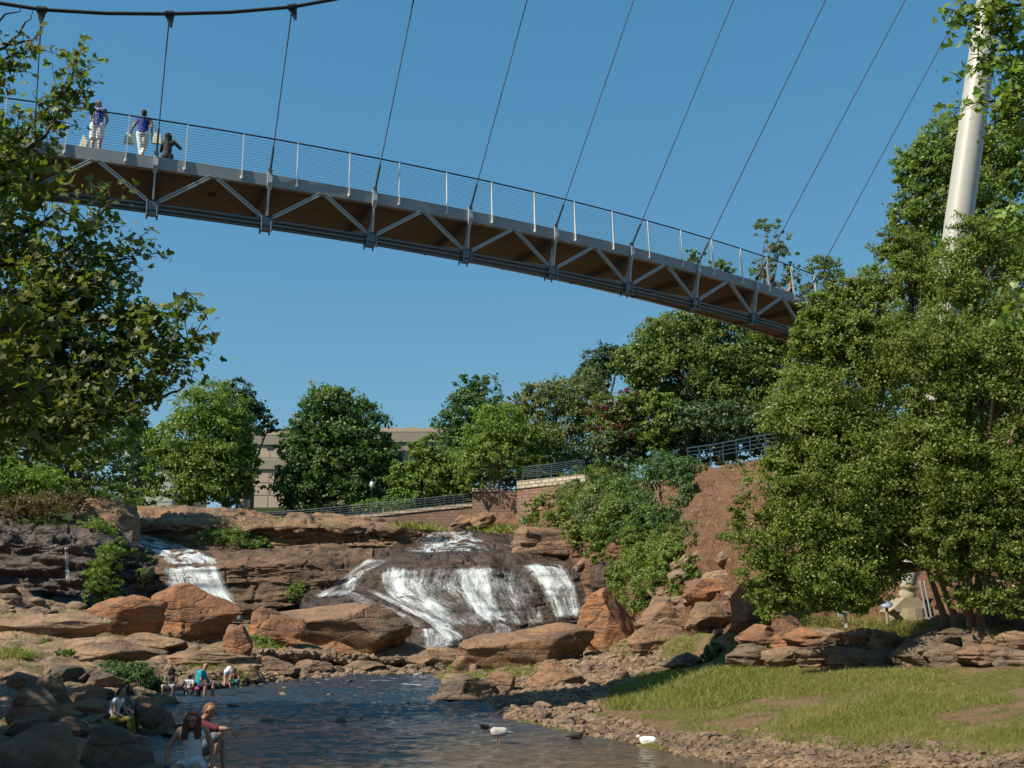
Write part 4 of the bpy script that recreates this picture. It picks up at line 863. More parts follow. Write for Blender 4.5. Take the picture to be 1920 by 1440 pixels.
T('oak_tree', 'biggest spreading oak rising under the bridge', (1370, 850), [(1255, 640, 66, 50), (1330, 620, 70, 52), (1200, 680, 52, 48), (1270, 700, 90, 50), (1370, 690, 80, 60), (1440, 660, 55, 60), (1330, 750, 90, 50), (1225, 740, 50, 40), (1430, 740, 55, 60)], 88, 'l_oak', 1100, 28, .32, r0=.5, extra=('l_light', [0, 1, 4], 90, 'sun_tinted_leaves'))  # lighter leaf colour on the upper lobes stands for sunlight
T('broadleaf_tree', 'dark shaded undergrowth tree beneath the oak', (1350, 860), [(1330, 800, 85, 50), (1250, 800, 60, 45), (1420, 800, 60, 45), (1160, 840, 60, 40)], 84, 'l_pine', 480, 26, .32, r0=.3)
T('crepe_myrtle', 'small tree with scattered dark red blossom over the retaining wall', (1180, 890), [(1150, 770, 48, 32), (1185, 760, 40, 30), (1165, 815, 60, 32), (1200, 840, 40, 30)], 84, 'l_oak', 300, 24, .26, r0=.1, extra=('l_red', [0, 1, 2], 75, 'red_blossom'))
T('small_tree', 'fresh light green small tree right of the red-blossomed one', (1240, 880), [(1235, 760, 36, 30), (1250, 800, 42, 30), (1225, 830, 34, 22)], 83, 'l_light', 200, 24, .26, r0=.1)
T('slender_tree', 'tall open pine seen through the bridge railing', (1448, 800), [(1440, 425, 34, 22), (1462, 470, 34, 34), (1430, 510, 30, 28), (1480, 520, 28, 30), (1450, 560, 45, 40), (1445, 640, 40, 40)], 99, 'l_olive', 190, 24, .26, r0=.14, fork=.75, inner=.5)
T('slender_tree', 'round green tree top behind the right end of the bridge', (1545, 720), [(1545, 500, 36, 22), (1560, 540, 40, 32), (1510, 560, 38, 26), (1540, 600, 60, 40)], 99, 'l_oak', 260, 24, .26, r0=.2, fork=.75)
T('slender_tree', 'low tree top just showing behind the bridge railing', (1340, 700), [(1300, 480, 18, 16), (1345, 505, 30, 18), (1320, 560, 45, 30)], 99, 'l_mid', 120, 24, .26, r0=.2, fork=.75)
T('broadleaf_tree', 'tall vivid green tree behind the upper part of the mast', (1800, 900), [(1790, 270, 70, 50), (1730, 320, 55, 55), (1720, 400, 52, 50), (1800, 380, 95, 95), (1890, 300, 70, 70), (1880, 440, 90, 90), (1760, 480, 80, 70), (1800, 600, 110, 90)], 58, 'l_mid', 900, 28, .24, r0=.4, extra=('l_light', [0, 1, 2, 4], 260, 'sun_tinted_leaves'))  # sunlight on the crown put in as paler leaves
T('evergreen_shrub', 'big dark evergreen shrub on the slope left of the red soil', (1240, 985), [(1255, 860, 45, 36), (1235, 900, 58, 50), (1215, 950, 55, 34), (1275, 905, 32, 45)], 70, 'l_dark', 420, 26, .2, cat='shrub', r0=.1, trunk='stem', ground=True)
T('shrub', 'yellow-green viny shrubs spilling over the retaining wall', (1120, 960), [(1110, 905, 50, 28), (1150, 890, 48, 26), (1130, 940, 60, 32), (1075, 950, 28, 28)], 82, 'l_light', 330, 26, .22, cat='shrub', r0=.06, trunk='stem', ground=True)
T('shrub', 'orange-backed creeper hanging on the retaining wall', (1020, 985), [(1000, 955, 25, 20), (1035, 935, 28, 25), (1020, 975, 45, 16)], 88.5, 'l_mid', 110, 22, .2, cat='shrub', r0=.03, trunk='stem', ydep=.35)
T('shrub', 'bushy green shrub overhanging the right side of the falls', (1150, 1050), [(1140, 1000, 42, 40), (1165, 960, 40, 34), (1130, 1040, 30, 26), (1195, 1010, 30, 40)], 72, 'l_mid', 330, 26, .2, cat='shrub', r0=.06, trunk='stem', ground=True)
T('shrub', 'pale leafy shrub between the falls and the stacked stones', (1200, 1130), [(1180, 1075, 34, 36), (1215, 1060, 42, 45), (1175, 1120, 34, 20), (1260, 1055, 38, 44), (1275, 1090, 22, 22)], 62, 'l_light', 300, 26, .16, cat='shrub', r0=.04, trunk='stem', extra=('l_mid', [1, 3], 120, 'shade_tinted_leaves'), ground=True)  # extra leaves in a darker green paint shade into two lobes
T('shrub', 'dense green shrub mass right of the retaining wall', (1180, 1020), [(1165, 930, 60, 36), (1100, 960, 34, 26), (1225, 985, 42, 40), (1190, 1000, 50, 30), (1265, 985, 26, 34)], 73, 'l_dark', 480, 26, .2, cat='shrub', r0=.06, trunk='stem', extra=('l_light', [0, 2], 70, 'sun_tinted_leaves'), ground=True)  # pale leaves over the dark ones imitate sun by colour
T('shrub', 'low leafy shrub at the foot of the red soil slope', (1250, 1110), [(1255, 1030, 34, 34), (1225, 1100, 40, 30), (1270, 1120, 28, 20), (1200, 1140, 26, 20), (1300, 1070, 18, 30)], 57, 'l_mid', 260, 26, .15, cat='shrub', r0=.04, trunk='stem', ground=True)
T('shrub', 'weedy shrub on the upper red soil slope below the railing', (1330, 900), [(1320, 880, 20, 12), (1385, 872, 24, 10), (1400, 930, 22, 16), (1300, 1010, 18, 16)], 60, 'l_olive', 70, 22, .13, cat='shrub', r0=.02, trunk='stem', ground=True)
T('shrub', 'small leafy shrub at the foot of the retaining wall beside the top of the falls', (1060, 1000), [(1050, 975, 34, 22), (1085, 1000, 30, 24), (1010, 990, 22, 10)], 82, 'l_mid', 150, 26, .2, cat='shrub', r0=.04, trunk='stem', ground=True)
T('shrub', 'dark green shrub under the top railing of the slope', (1270, 900), [(1280, 880, 34, 26), (1290, 930, 20, 40)], 69, 'l_dark', 150, 26, .18, cat='shrub', r0=.04, trunk='stem', ground=True)
T('shrub', 'creeping green plant on the red soil slope', (1368, 1020), [(1365, 1010, 22, 14), (1385, 1000, 20, 10)], 50, 'l_mid', 50, 22, .12, cat='shrub', r0=.02, trunk='stem', ground=True)
T('ivy', 'ivy climbing the tall reddish rock beside the stacked stones', (1430, 1160), [(1425, 1120, 26, 38), (1445, 1150, 26, 22), (1415, 1155, 16, 20)], 40, 'l_light', 140, 24, .11, cat='ivy', r0=.02, trunk='stem', ground=True)
T('willow_bush', 'tall slender leafy bush growing by the left wet cliff', (190, 1135), [(205, 1050, 24, 34), (185, 1085, 26, 34), (210, 1105, 20, 24), (225, 1030, 14, 20), (170, 1110, 14, 18)], 67.5, 'l_light', 170, 24, .15, cat='bush', r0=.04, trunk='stem', nsub=6, ground=True)
T('bush', 'low wide feathery bush on the middle rock shelf', (430, 1032), [(400, 1010, 34, 20), (440, 1010, 42, 20), (480, 1020, 34, 14)], 80.5, 'l_mid', 190, 24, .16, cat='bush', r0=.03, trunk='stem', ground=True)
T('bush', 'small yellow-green bush on the rock left of the main falls', (552, 1130), [(555, 1105, 22, 16), (545, 1118, 14, 10)], 73, 'l_light', 60, 22, .13, cat='bush', r0=.02, trunk='stem', ground=True)
T('bush', 'leafy weeds in front of the leaning orange blocks', (345, 1205), [(335, 1185, 30, 16), (372, 1180, 18, 18), (310, 1195, 18, 8)], 56, 'l_mid', 110, 22, .13, cat='bush', r0=.02, trunk='stem', ground=True)
T('bush', 'grassy weeds between the red boulder and the far shore', (485, 1222), [(480, 1205, 30, 12), (505, 1215, 24, 9)], 57, 'l_light', 80, 22, .11, cat='bush', r0=.01, trunk='stem', ground=True)
T('bush', 'grassy bush in the shadow of the dark hump of rock', (180, 1010), [(180, 990, 32, 18), (80, 985, 50, 12), (205, 1002, 18, 12)], 75, 'l_light', 130, 22, .15, cat='bush', r0=.02, trunk='stem', ground=True)
T('bush', 'hanging grassy plant left of the water chute', (268, 1075), [(275, 1055, 14, 20), (270, 1080, 12, 18), (245, 1035, 16, 8)], 73.2, 'l_light', 70, 22, .13, cat='bush', r0=.01, trunk='stem', ground=True)
T('bush', 'dark leafy bush at the left end of the ledge behind the lawn', (1342, 1245), [(1345, 1225, 24, 18), (1330, 1235, 16, 10)], 37, 'l_dark', 60, 22, .14, cat='bush', r0=.015, trunk='stem', ground=True)
T('bush', 'small weed clump growing in the ledge rocks', (1448, 1222), [(1448, 1213, 14, 8)], 34.5, 'l_mid', 22, 20, .1, cat='bush', r0=.01, trunk='stem', ground=True)
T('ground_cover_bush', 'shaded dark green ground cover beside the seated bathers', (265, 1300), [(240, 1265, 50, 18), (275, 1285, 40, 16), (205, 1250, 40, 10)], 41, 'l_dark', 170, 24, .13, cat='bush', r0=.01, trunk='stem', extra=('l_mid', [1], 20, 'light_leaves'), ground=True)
T('bush', 'tall weed clump on the tan slab at the left', (90, 1225), [(90, 1212, 14, 14), (120, 1225, 18, 8), (50, 1230, 16, 8)], 51, 'l_light', 50, 22, .12, cat='bush', r0=.01, trunk='stem', ground=True)
T('bush', 'second weed clump on the tan slab in front of the first', (150, 1232), [(150, 1222, 22, 9), (245, 1222, 22, 8)], 50, 'l_mid', 50, 22, .11, cat='bush', r0=.01, trunk='stem', ground=True)
T('shrub', 'broad yellow-green shrub covering the slope just right of the wall', (1130, 985), [(1130, 950, 55, 36), (1080, 930, 40, 30), (1170, 970, 46, 36), (1100, 990, 34, 26)], 73, 'l_olive', 330, 26, .2, cat='shrub', r0=.06, trunk='stem', ground=True, extra=('l_mid', [2], 80, 'shade_tinted_leaves'))  # shade on one lobe painted with darker leaves
T('shrub', 'green shrub bank between the falls and the red soil slope', (1230, 1080), [(1215, 1015, 44, 36), (1260, 1020, 36, 40), (1200, 1060, 40, 34), (1250, 1085, 44, 34), (1170, 1090, 34, 34), (1215, 1125, 36, 24), (1140, 1070, 22, 30)], 60, 'l_oak', 420, 26, .17, cat='shrub', r0=.06, trunk='stem', ground=True, extra=('l_light', [3, 4], 90, 'sun_tinted_leaves'))  # sun on two lobes coloured in with lighter leaves
T('shrub', 'olive shrub hanging over the stacked stones', (1300, 1060), [(1290, 1000, 24, 34), (1300, 1090, 22, 26), (1275, 950, 28, 30)], 55, 'l_olive', 110, 26, .15, cat='shrub', r0=.03, trunk='stem', ground=True)
T('hedge', 'clipped green hedge behind the ramp railing', (820, 960), [(760, 948, 60, 18), (840, 938, 50, 20), (700, 956, 50, 14), (900, 925, 30, 22)], 101, 'l_mid', 220, 26, .26, cat='hedge', r0=.05, trunk='stem')
T('hedge', 'dark hedge closing the view behind the blue wall railing', (1030, 905), [(960, 895, 50, 34), (1030, 885, 60, 36), (1100, 870, 60, 40), (900, 900, 34, 34)], 103, 'l_pine', 300, 26, .3, cat='hedge', r0=.05, trunk='stem')
T('broadleaf_tree', 'full green tree beside the oak under the right end of the bridge', (1470, 860), [(1480, 630, 55, 50), (1500, 720, 60, 60), (1450, 790, 60, 60), (1530, 800, 70, 70), (1320, 840, 60, 36), (1400, 830, 50, 40)], 86, 'l_oak', 560, 26, .3, r0=.3)
# the near birches on the right
T('river_birch', 'large river birch with glinting small leaves in front of the mast base', (1700, 1165), [(1640, 640, 110, 85), (1560, 760, 105, 90), (1620, 890, 150, 100), (1480, 900, 75, 65), (1500, 1000, 110, 62), (1625, 1000, 100, 74), (1560, 1085, 120, 52), (1450, 1070, 60, 45), (1690, 540, 80, 62), (1570, 640, 62, 50), (1390, 965, 22, 30), (1480, 1120, 70, 30), (1590, 1120, 60, 30), (1540, 1125, 60, 22), (1590, 550, 40, 30), (1550, 590, 56, 34), (1510, 640, 40, 34), (1700, 470, 60, 40), (1520, 800, 80, 60)], 31, 'l_birch', 4300, 32, .108, r0=.1, bark='barkb', inner=.4, ydep=.6, spread=.17, gap=-.47, mult=[(1790, 1160, 32), (1770, 1160, 32.4)], fork=.3, nsub=7)
T('river_birch', 'right-hand river birch filling the right edge of the picture', (1845, 1150), [(1830, 520, 90, 80), (1760, 680, 105, 100), (1880, 700, 100, 120), (1800, 860, 115, 100), (1900, 900, 90, 110), (1780, 1000, 80, 70), (1890, 1050, 90, 70), (1850, 440, 60, 45), (1980, 600, 90, 200), (2000, 950, 100, 200), (1745, 780, 50, 70), (1920, 1130, 60, 30), (1800, 1070, 50, 34), (1850, 1110, 50, 36), (1800, 1125, 30, 20)], 30, 'l_birch', 3700, 32, .108, r0=.1, bark='barkb', inner=.4, ydep=.6, spread=.17, gap=-.47, mult=[(1838, 1150, 31), (1818, 1152, 31.4)], fork=.45, nsub=7)
T('broadleaf_tree', 'low green tree group at the far left behind the cliff shrubs', (0, 950), [(-60, 930, 90, 40), (60, 935, 80, 34), (180, 930, 70, 34), (250, 940, 40, 24)], 96, 'l_mid', 300, 26, .3, r0=.1)
T('broadleaf_tree', 'dark green tree filling the view behind the upper birch branches', (1750, 1000), [(1650, 700, 110, 90), (1800, 680, 120, 110), (1920, 720, 120, 130), (1720, 830, 130, 90), (1880, 850, 120, 100), (1580, 820, 80, 80)], 46, 'l_mid', 700, 28, .17, r0=.15)
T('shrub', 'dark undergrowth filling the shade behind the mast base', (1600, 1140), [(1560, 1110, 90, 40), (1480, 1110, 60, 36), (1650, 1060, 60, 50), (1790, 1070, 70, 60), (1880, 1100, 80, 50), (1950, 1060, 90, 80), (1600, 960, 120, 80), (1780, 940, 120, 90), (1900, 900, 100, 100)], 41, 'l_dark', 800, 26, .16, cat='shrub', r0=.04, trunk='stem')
# the sycamores framing the picture
def sycamore(name, label, limbsx, masses, leafm, size, per=26, twig=.55, nmass=18, base=None):
    """limbsx: list of branch polylines [(px,py,D)...]; leaves hang on short side twigs"""
    A = P(*limbsx[0][0][:3]) if base is None else Vector(base); t = thing(name, label, 'tree', loc=tuple(A)); m_ = MB(); C = []; D = []
    def twigs(a, b, n, ln):
        for _ in range(n):
            s_ = a.lerp(b, random.random()); d = (b - a).normalized() + Vector(rng.normal(size=3)) * .75; d.normalize(); e = s_ + d * ln * random.uniform(.35, 1)
            m_.tube([s_, s_.lerp(e, .5) + Vector((0, 0, .03)), e], [.009, .006, .003], 3, False)
            for _k in range(random.randint(6, 10)):
                p = s_.lerp(e, random.uniform(.2, 1.08)) + Vector(rng.normal(size=3)) * .07; C.append(tuple(p)); D.append(tuple(Vector((d.x * .3, d.y * .3 - .3, .7))))
    for lb in limbsx:
        leafy = lb[0][3] if len(lb[0]) > 3 else 1
        pts = [P(*p[:3]) for p in lb]; n = len(pts); r_ = .032 if n > 3 else .022
        sm = []
        for i in range(n - 1):
            for k in range(3): sm.append(pts[i].lerp(pts[i + 1], k / 3) + Vector(rng.normal(size=3)) * .025)
        sm.append(pts[-1]); m_.tube(sm, list(np.linspace(r_, .005, len(sm))), 6, False)
        if leafy:
            for i in range(n - 1): twigs(pts[i], pts[i + 1], max(1, int(per * leafy * (pts[i + 1] - pts[i]).length)), twig)
    for px, py, rx, ry, Dm, k in masses:
        c = P(px, py, Dm); s = Dm / F
        for _ in range(int(nmass * k * .68)):
            d = Vector(rng.normal(size=3)).normalized() * random.random() ** .4; q = c + Vector((d.x * rx * s, d.y * rx * s, d.z * ry * s)); twigs(q, q + Vector(rng.normal(size=3)) * .25, 2, twig * .8)
    C = np.array(C); V, Fc = leaves(C, np.array(D), size * rng.uniform(.55, 1.25, len(C)), 'syc', jit=.75); mesh('crown', V, Fc, M[leafm], t); m_.build('branches', M['barkd'], t); return t
sycamore('sycamore_tree', 'dark sycamore reaching in from the left edge with lobed leaves', [
    [(-260, 900, 13.5, 1.3), (-60, 810, 13.5), (60, 797, 13.5), (150, 790, 13.5), (235, 770, 13.6), (275, 720, 13.8), (330, 655, 14), (368, 640, 14)],
    [(-200, 700, 13.8), (-40, 640, 13.8), (80, 560, 13.8), (170, 500, 14), (240, 480, 14), (262, 478, 14)],
    [(-40, 640, 13.8), (90, 620, 13.8), (200, 600, 14), (270, 590, 14), (340, 590, 14)],
    [(60, 640, 13.8), (180, 660, 13.8), (260, 640, 14), (300, 628, 14)],
    [(-200, 420, 14, .6), (-60, 330, 14), (20, 270, 14), (75, 215, 14.2), (130, 165, 14.3), (150, 100, 14.5)],
    [(20, 300, 14, .6), (80, 260, 14), (130, 190, 14.4), (165, 175, 14.5)],
    [(-150, 520, 14, .4), (-20, 470, 14), (50, 430, 14), (110, 395, 14), (150, 400, 14.2), (200, 445, 14.2)],
    [(-120, 200, 13), (-20, 150, 13), (30, 100, 13), (60, 90, 13)],
    [(0, 500, 14), (80, 480, 14), (150, 470, 14)], [(-60, 130, 14, 0), (10, 85, 14, 0), (45, 50, 14, 0), (62, 20, 14, 0)], [(10, 85, 14, 0), (60, 75, 14.1, 0), (88, 40, 14.2, 0)], [(-40, 60, 14, 0), (10, 30, 14, 0), (40, 8, 14, 0)], [(250, 760, 13.8, 0), (300, 745, 14, 0), (338, 730, 14, 0), (352, 720, 14, 0)], [(130, 470, 14, .5), (180, 420, 14, .3), (205, 380, 14.2, .15), (206, 350, 14.2)]],
    [(-30, 380, 50, 80, 14, 1.6), (0, 290, 36, 50, 14, .8), (-10, 200, 36, 50, 14, .5), (60, 560, 110, 80, 14, 4.5), (30, 680, 110, 80, 13.8, 6), (150, 560, 80, 60, 14.2, 3), (190, 680, 60, 60, 14.2, 3), (150, 740, 90, 45, 14, 4), (60, 800, 120, 50, 14, 4), (300, 650, 50, 30, 14, .9), (230, 720, 50, 30, 14, 1.2), (40, 470, 70, 40, 14.3, 1.6), (220, 500, 40, 28, 14.3, .7), (-60, 500, 80, 250, 14, 5), (250, 610, 50, 30, 14.3, .8), (40, 800, 80, 40, 13.6, 1.3), (60, 740, 90, 40, 14.5, 2.0)], 'l_syc', .155)
sycamore('sycamore_branch', 'nearest sycamore spray with big yellowish leaves at the left edge', [
    [(-200, 640, 7.5), (-40, 620, 7.5), (50, 610, 7.5), (110, 600, 7.6)], [(-200, 760, 7.2), (-60, 740, 7.2), (30, 730, 7.2), (80, 735, 7.2)]],
    [(10, 660, 50, 40, 7.4, .5), (-10, 740, 70, 40, 7.2, .7), (-20, 820, 40, 20, 7.2, .4)], 'l_sycy', .13, per=16, twig=.3)
sycamore('sycamore_branch', 'bright sycamore spray hanging into the top right corner', [
    [(2100, -60, 12), (1960, 0, 12), (1880, 10, 12), (1800, 25, 12), (1770, 15, 12)], [(2050, 60, 12), (1930, 90, 12), (1860, 100, 12), (1815, 115, 12)],
    [(2080, 130, 12), (1960, 165, 12), (1890, 190, 12), (1810, 195, 12)], [(1960, 220, 12), (1900, 215, 12), (1850, 235, 12)]],
    [(1880, 60, 40, 40, 12, 1.5), (1925, 150, 40, 70, 12, 2.6), (1900, 210, 30, 20, 12, .5), (1830, 20, 40, 16, 12, .5)], 'l_light', .15, per=13, twig=.4)
sycamore('sycamore_branch', 'sunlit sycamore spray at the right edge below the tall green tree', [
    [(2100, 330, 12), (1980, 400, 12), (1920, 400, 12), (1880, 420, 12)], [(2080, 520, 12), (1960, 560, 12), (1905, 575, 12)]], [(1925, 420, 26, 26, 12, .5), (1925, 575, 24, 22, 12, .35)], 'l_light', .15, per=7, twig=.35)
def shade_tree(x, y, h_, r, label, seed):
    z0 = drop(x, y); L = [((x + random.gauss(0, r * .5), y + random.gauss(0, r * .5), z0 + h_ * random.uniform(.45, .95)), (r * .6, r * .6, r * .45)) for _ in range(7)]
    t = thing('shade_tree', label, 'tree', 'trees on the left bank outside the picture', loc=(x, y, z0)); C, D = crown_pts(L, 400, 20, .2, gap=-.9); V, Fc = leaves(C, D, .42 * rng.uniform(.6, 1.3, len(C))); mesh('crown', V, Fc, M['l_syc'], t); limbs((x, y, z0), L, .3, nsub=3).build('trunk', M['bark'], t, True)
SHADE = [(-13, 9, 12, 4.5), (-16.5, 16, 13, 4.5), (-18, 23, 14, 4.5), (-20, 29, 15, 4.5), (-11, 3, 12, 4.5)]
for i, (x, y, h_, r) in enumerate(SHADE): shade_tree(x, y, h_, r, 'leafy tree on the left bank shading the bathers, number ' + ['one nearest the camera', 'two', 'three', 'four, farthest', 'five, lowest'][i], i)
# ------------------------------------------------------------------ grass
def grass(regions, name, label, mats='grass'):
    Cs = []; S = []; Dd = []
    for poly, n, hgt, thr in regions:
        xs = [p[0] for p in poly]; ys = [p[1] for p in poly]; pts = []
        K = n // 10
        for _ in range(K):
            for _t in range(20):
                x = random.uniform(min(xs), max(xs)); y = random.uniform(min(ys), max(ys))
                if inpoly(x, y, poly): break
            h_, _n = hit(x, y); pts.append(tuple(h_))
        pts = np.array(pts); q = fbm(pts * .45, 4); keep = q > thr; pts = pts[keep]
        sp = .22 * (pts[:, 1] / 30)[:, None, None]
        B_ = pts[:, None] + rng.normal(size=(len(pts), 12, 3)) * np.array([1, 1, 0]) * sp; B_ = B_.reshape(-1, 3)
        Cs.append(B_); S.append(np.full(len(B_), hgt) * rng.uniform(.5, 1.4, len(B_)))
    B_ = np.concatenate(Cs); S = np.concatenate(S); n = len(B_)
    a = rng.uniform(0, 2 * PI, n); x = np.stack([np.cos(a), np.sin(a), a * 0], 1) * (S * .05 * (B_[:, 1] / 30))[:, None] ; tip = B_ + np.stack([rng.normal(0, .6, n) * S, rng.normal(0, .6, n) * S, S * rng.uniform(.4, 1, n)], 1)
    V = np.stack([B_ - x, B_ + x, tip], 1).reshape(-1, 3)
    tag(mesh(name, V, np.arange(n * 3).reshape(n, 3), M[mats]), label, 'grass', kind='stuff')
grass([([(1130, 1310), (1200, 1270), (1300, 1250), (1500, 1255), (1930, 1255), (1930, 1415), (1500, 1395), (1330, 1370), (1200, 1345)], 150000, .12, -.3),
       ([(1130, 1320), (1200, 1270), (1330, 1250), (1450, 1260), (1420, 1330), (1200, 1345)], 22000, .2, -.2),
       ([(1260, 1195), (1370, 1180), (1380, 1220), (1270, 1225)], 3500, .2, -.3)], 'grass', 'sunlit lawn grass between the ledge and the river')
grass([([(850, 1250), (900, 1240), (1010, 1255), (1010, 1275), (870, 1275)], 6000, .26, -.3), ([(150, 1225), (420, 1250), (480, 1262), (430, 1280), (300, 1262), (180, 1250)], 6000, .2, .0), ([(0, 1215), (60, 1215), (60, 1235), (0, 1235)], 800, .25, -.5),
       ([(1520, 1155), (1700, 1165), (1900, 1185), (1900, 1200), (1500, 1190)], 9000, .2, -.4), ([(740, 985), (800, 985), (830, 995), (770, 995)], 600, .5, -.6), ([(900, 985), (960, 990), (950, 1003), (910, 1000)], 600, .5, -.6), ([(1280, 900), (1330, 870), (1420, 856), (1410, 900), (1390, 1050), (1270, 1060)], 1200, .22, .45), ([(0, 1150), (480, 1220), (480, 1260), (0, 1250)], 2500, .2, .3), ([(230, 955), (800, 985), (800, 1000), (240, 975)], 900, .3, .35), ([(1180, 1195), (1300, 1200), (1300, 1240), (1150, 1230)], 2500, .2, -.1), ([(440, 1200), (520, 1200), (510, 1225), (450, 1225)], 1200, .25, -.6)],
      'grass', 'wild grass and weeds on the banks below the falls')
# ------------------------------------------------------------------ people and birds
def caps(L):
    V0, F0 = ICO[2]; VV = []; FF = []; k = 0
    for a, ra, b_, rb in L:
        a = np.array(a, float); b_ = np.array(b_, float); d = b_ - a; d = d / (np.linalg.norm(d) + 1e-9)
        top = (V0 @ d) > 0; ra_ = np.array(ra if hasattr(ra, '__len__') else [ra] * 3); rb_ = np.array(rb if hasattr(rb, '__len__') else [rb] * 3)
        VV.append(np.where(top[:, None], b_ + V0 * rb_, a + V0 * ra_)); FF.append(F0 + k); k += len(V0)
    return np.concatenate(VV), np.concatenate(FF)
def blend(name, L, m, parent, vox=.012, sm=4, origin=None):
    """one continuous surface over tapered limbs"""
    V, Fc = caps(L); o = mesh(name, V, Fc, m, parent, True, origin=origin)
    r = o.modifiers.new('r', 'REMESH'); r.mode = 'VOXEL'; r.voxel_size = vox; r.use_smooth_shade = True
    q = o.modifiers.new('s', 'SMOOTH'); q.factor = .5; q.iterations = sm
    dg = bpy.context.evaluated_depsgraph_get(); me = bpy.data.meshes.new_from_object(o.evaluated_get(dg)); o.modifiers.clear(); old = o.data; o.data = me; bpy.data.meshes.remove(old)
    me.polygons.foreach_set('use_smooth', np.ones(len(me.polygons), dtype=bool))
    if not me.materials: me.materials.append(m)
    return o
SKIN = simple('skin_light', (.52, .30, .21), .55, var=.06, vs=8); SKIN2 = simple('skin_tan', (.36, .19, .12), .55, var=.06, vs=8); SKIN3 = simple('skin_brown', (.16, .085, .05), .55, var=.06, vs=8)
CL = {}
def cloth(c, **k):
    key = tuple(c)
    if key not in CL: CL[key] = simple('cloth', c, .85, var=.12, vs=14, bmp=.3)
    return CL[key]
STAND = dict(pel=(0, 0, .93), sp=(0, 0, 1.1), ch=(0, 0, 1.29), nk=(0, 0, 1.44), hd=(0, 0, 1.57), sL=(-.175, 0, 1.38), sR=(.175, 0, 1.38), eL=(-.23, .0, 1.1), eR=(.23, 0, 1.1), wL=(-.24, .08, .87), wR=(.24, .08, .87),
             hL=(-.09, 0, .9), hR=(.09, 0, .9), kL=(-.1, .02, .49), kR=(.1, .02, .49), aL=(-.1, -.02, .08), aR=(.1, -.02, .08), tL=(-.11, .14, .035), tR=(.11, .14, .035), face=(0, 1, 0))
def person(label, base, pose, skin, top, bottom, hair, scale=1., sleeve=0., leg=.5, hairlen=.0, stout=1., vox=.014, face=False, group=None, hairvol=1., shoe=None, extra=None, waist=None, strap=False):
    J = dict(STAND); J.update(pose); fd = Vector(J.pop('face')).normalized(); base = Vector(base)
    J = {k: base + Vector(v) * scale for k, v in J.items()}; S = scale; st = stout
    t = thing('person', label, 'person', group, loc=tuple(base)); j = lambda *a: [tuple(J[x]) for x in a]
    lr = lambda a, b_, f: tuple(J[a].lerp(J[b_], f))
    hip = [(J['hL'], .095 * S * st, J['hR'], .095 * S * st), (J['pel'], .12 * S * st, J['sp'], .112 * S * st)]
    tors = [(J['sp'], .112 * S * st, J['ch'], .125 * S * st), (lr('sL', 'ch', .45), .085 * S * st, lr('sR', 'ch', .45), .085 * S * st), (lr('sL', 'sR', .05), .055 * S, lr('sL', 'sR', .95), .055 * S)]
    L = hip + tors + [(J['ch'], .09 * S, J['nk'], .052 * S), (J['nk'], .05 * S, J['hd'], .055 * S)]
    up = (J['hd'] - J['nk']).normalized(); side = fd.cross(up).normalized(); hd = J['hd']
    L += [(hd - up * .035 * S + fd * .012 * S, .068 * S, hd + up * .035 * S - fd * .01 * S, .086 * S), (hd - up * .075 * S + fd * .045 * S, .034 * S, hd - up * .03 * S + fd * .035 * S, .05 * S),
          (hd + fd * .078 * S - up * .03 * S, .017 * S, hd + fd * .072 * S + up * .01 * S, .012 * S)]
    for g in (-1, 1): L.append((hd + side * g * .078 * S - up * .02 * S, .014 * S, hd + side * g * .08 * S + up * .015 * S, .016 * S))
    for g in 'LR':
        L += [(J['s' + g], .052 * S * st, J['e' + g], .041 * S * st), (J['e' + g], .04 * S * st, J['w' + g], .027 * S), (J['h' + g], .088 * S * st, J['k' + g], .058 * S * st),
              (J['k' + g], .054 * S * st, lr('k' + g, 'a' + g, .3), .054 * S * st), (lr('k' + g, 'a' + g, .3), .054 * S * st, J['a' + g], .035 * S), (J['a' + g], .036 * S, J['t' + g], .028 * S)]
        w_ = J['w' + g]; hv = Vector(pose.get('hv' + g, tuple((J['w' + g] - J['e' + g]).normalized()))).normalized(); ac = hv.cross(fd); ac = (ac if ac.length > .2 else Vector((1, 0, 0))).normalized(); pn = hv.cross(ac)
        pm = w_ + hv * .075 * S; L += [(w_ + hv * .02 * S - ac * .014 * S, .022 * S, pm - ac * .022 * S, .019 * S), (w_ + hv * .02 * S + ac * .014 * S, .022 * S, pm + ac * .022 * S, .019 * S)]
        for q, ln in zip((-1.5, -.5, .5, 1.5), (.062, .075, .08, .07)):
            f0 = pm + ac * q * .018 * S; f1 = f0 + (hv * .8 + pn * .25 + ac * q * .12).normalized() * ln * .55 * S; f2 = f1 + (hv * .5 + pn * .75).normalized() * ln * .5 * S; L += [(f0, .0105 * S, f1, .0095 * S), (f1, .0095 * S, f2, .008 * S)]
        th = w_ + hv * .03 * S + ac * .03 * S; t1 = th + (hv * .6 + ac * .8).normalized() * .035 * S; L += [(th, .013 * S, t1, .011 * S), (t1, .011 * S, t1 + hv * .03 * S, .009 * S)]
    blend('body', L, skin, t, vox)
    e = .014 * S
    inf = lambda Q_, e=e: [(a, r + e, b_, q + e) for a, r, b_, q in Q_]
    Tq = inf(tors[:2] + ([] if strap else tors[2:])) + [(J['sp'], .125 * S * st, lr('pel', 'sp', .3), .13 * S * st)]
    if waist: Tq.append((J['sp'], .12 * S * st, lr('sp', 'pel', waist), .16 * S * st))
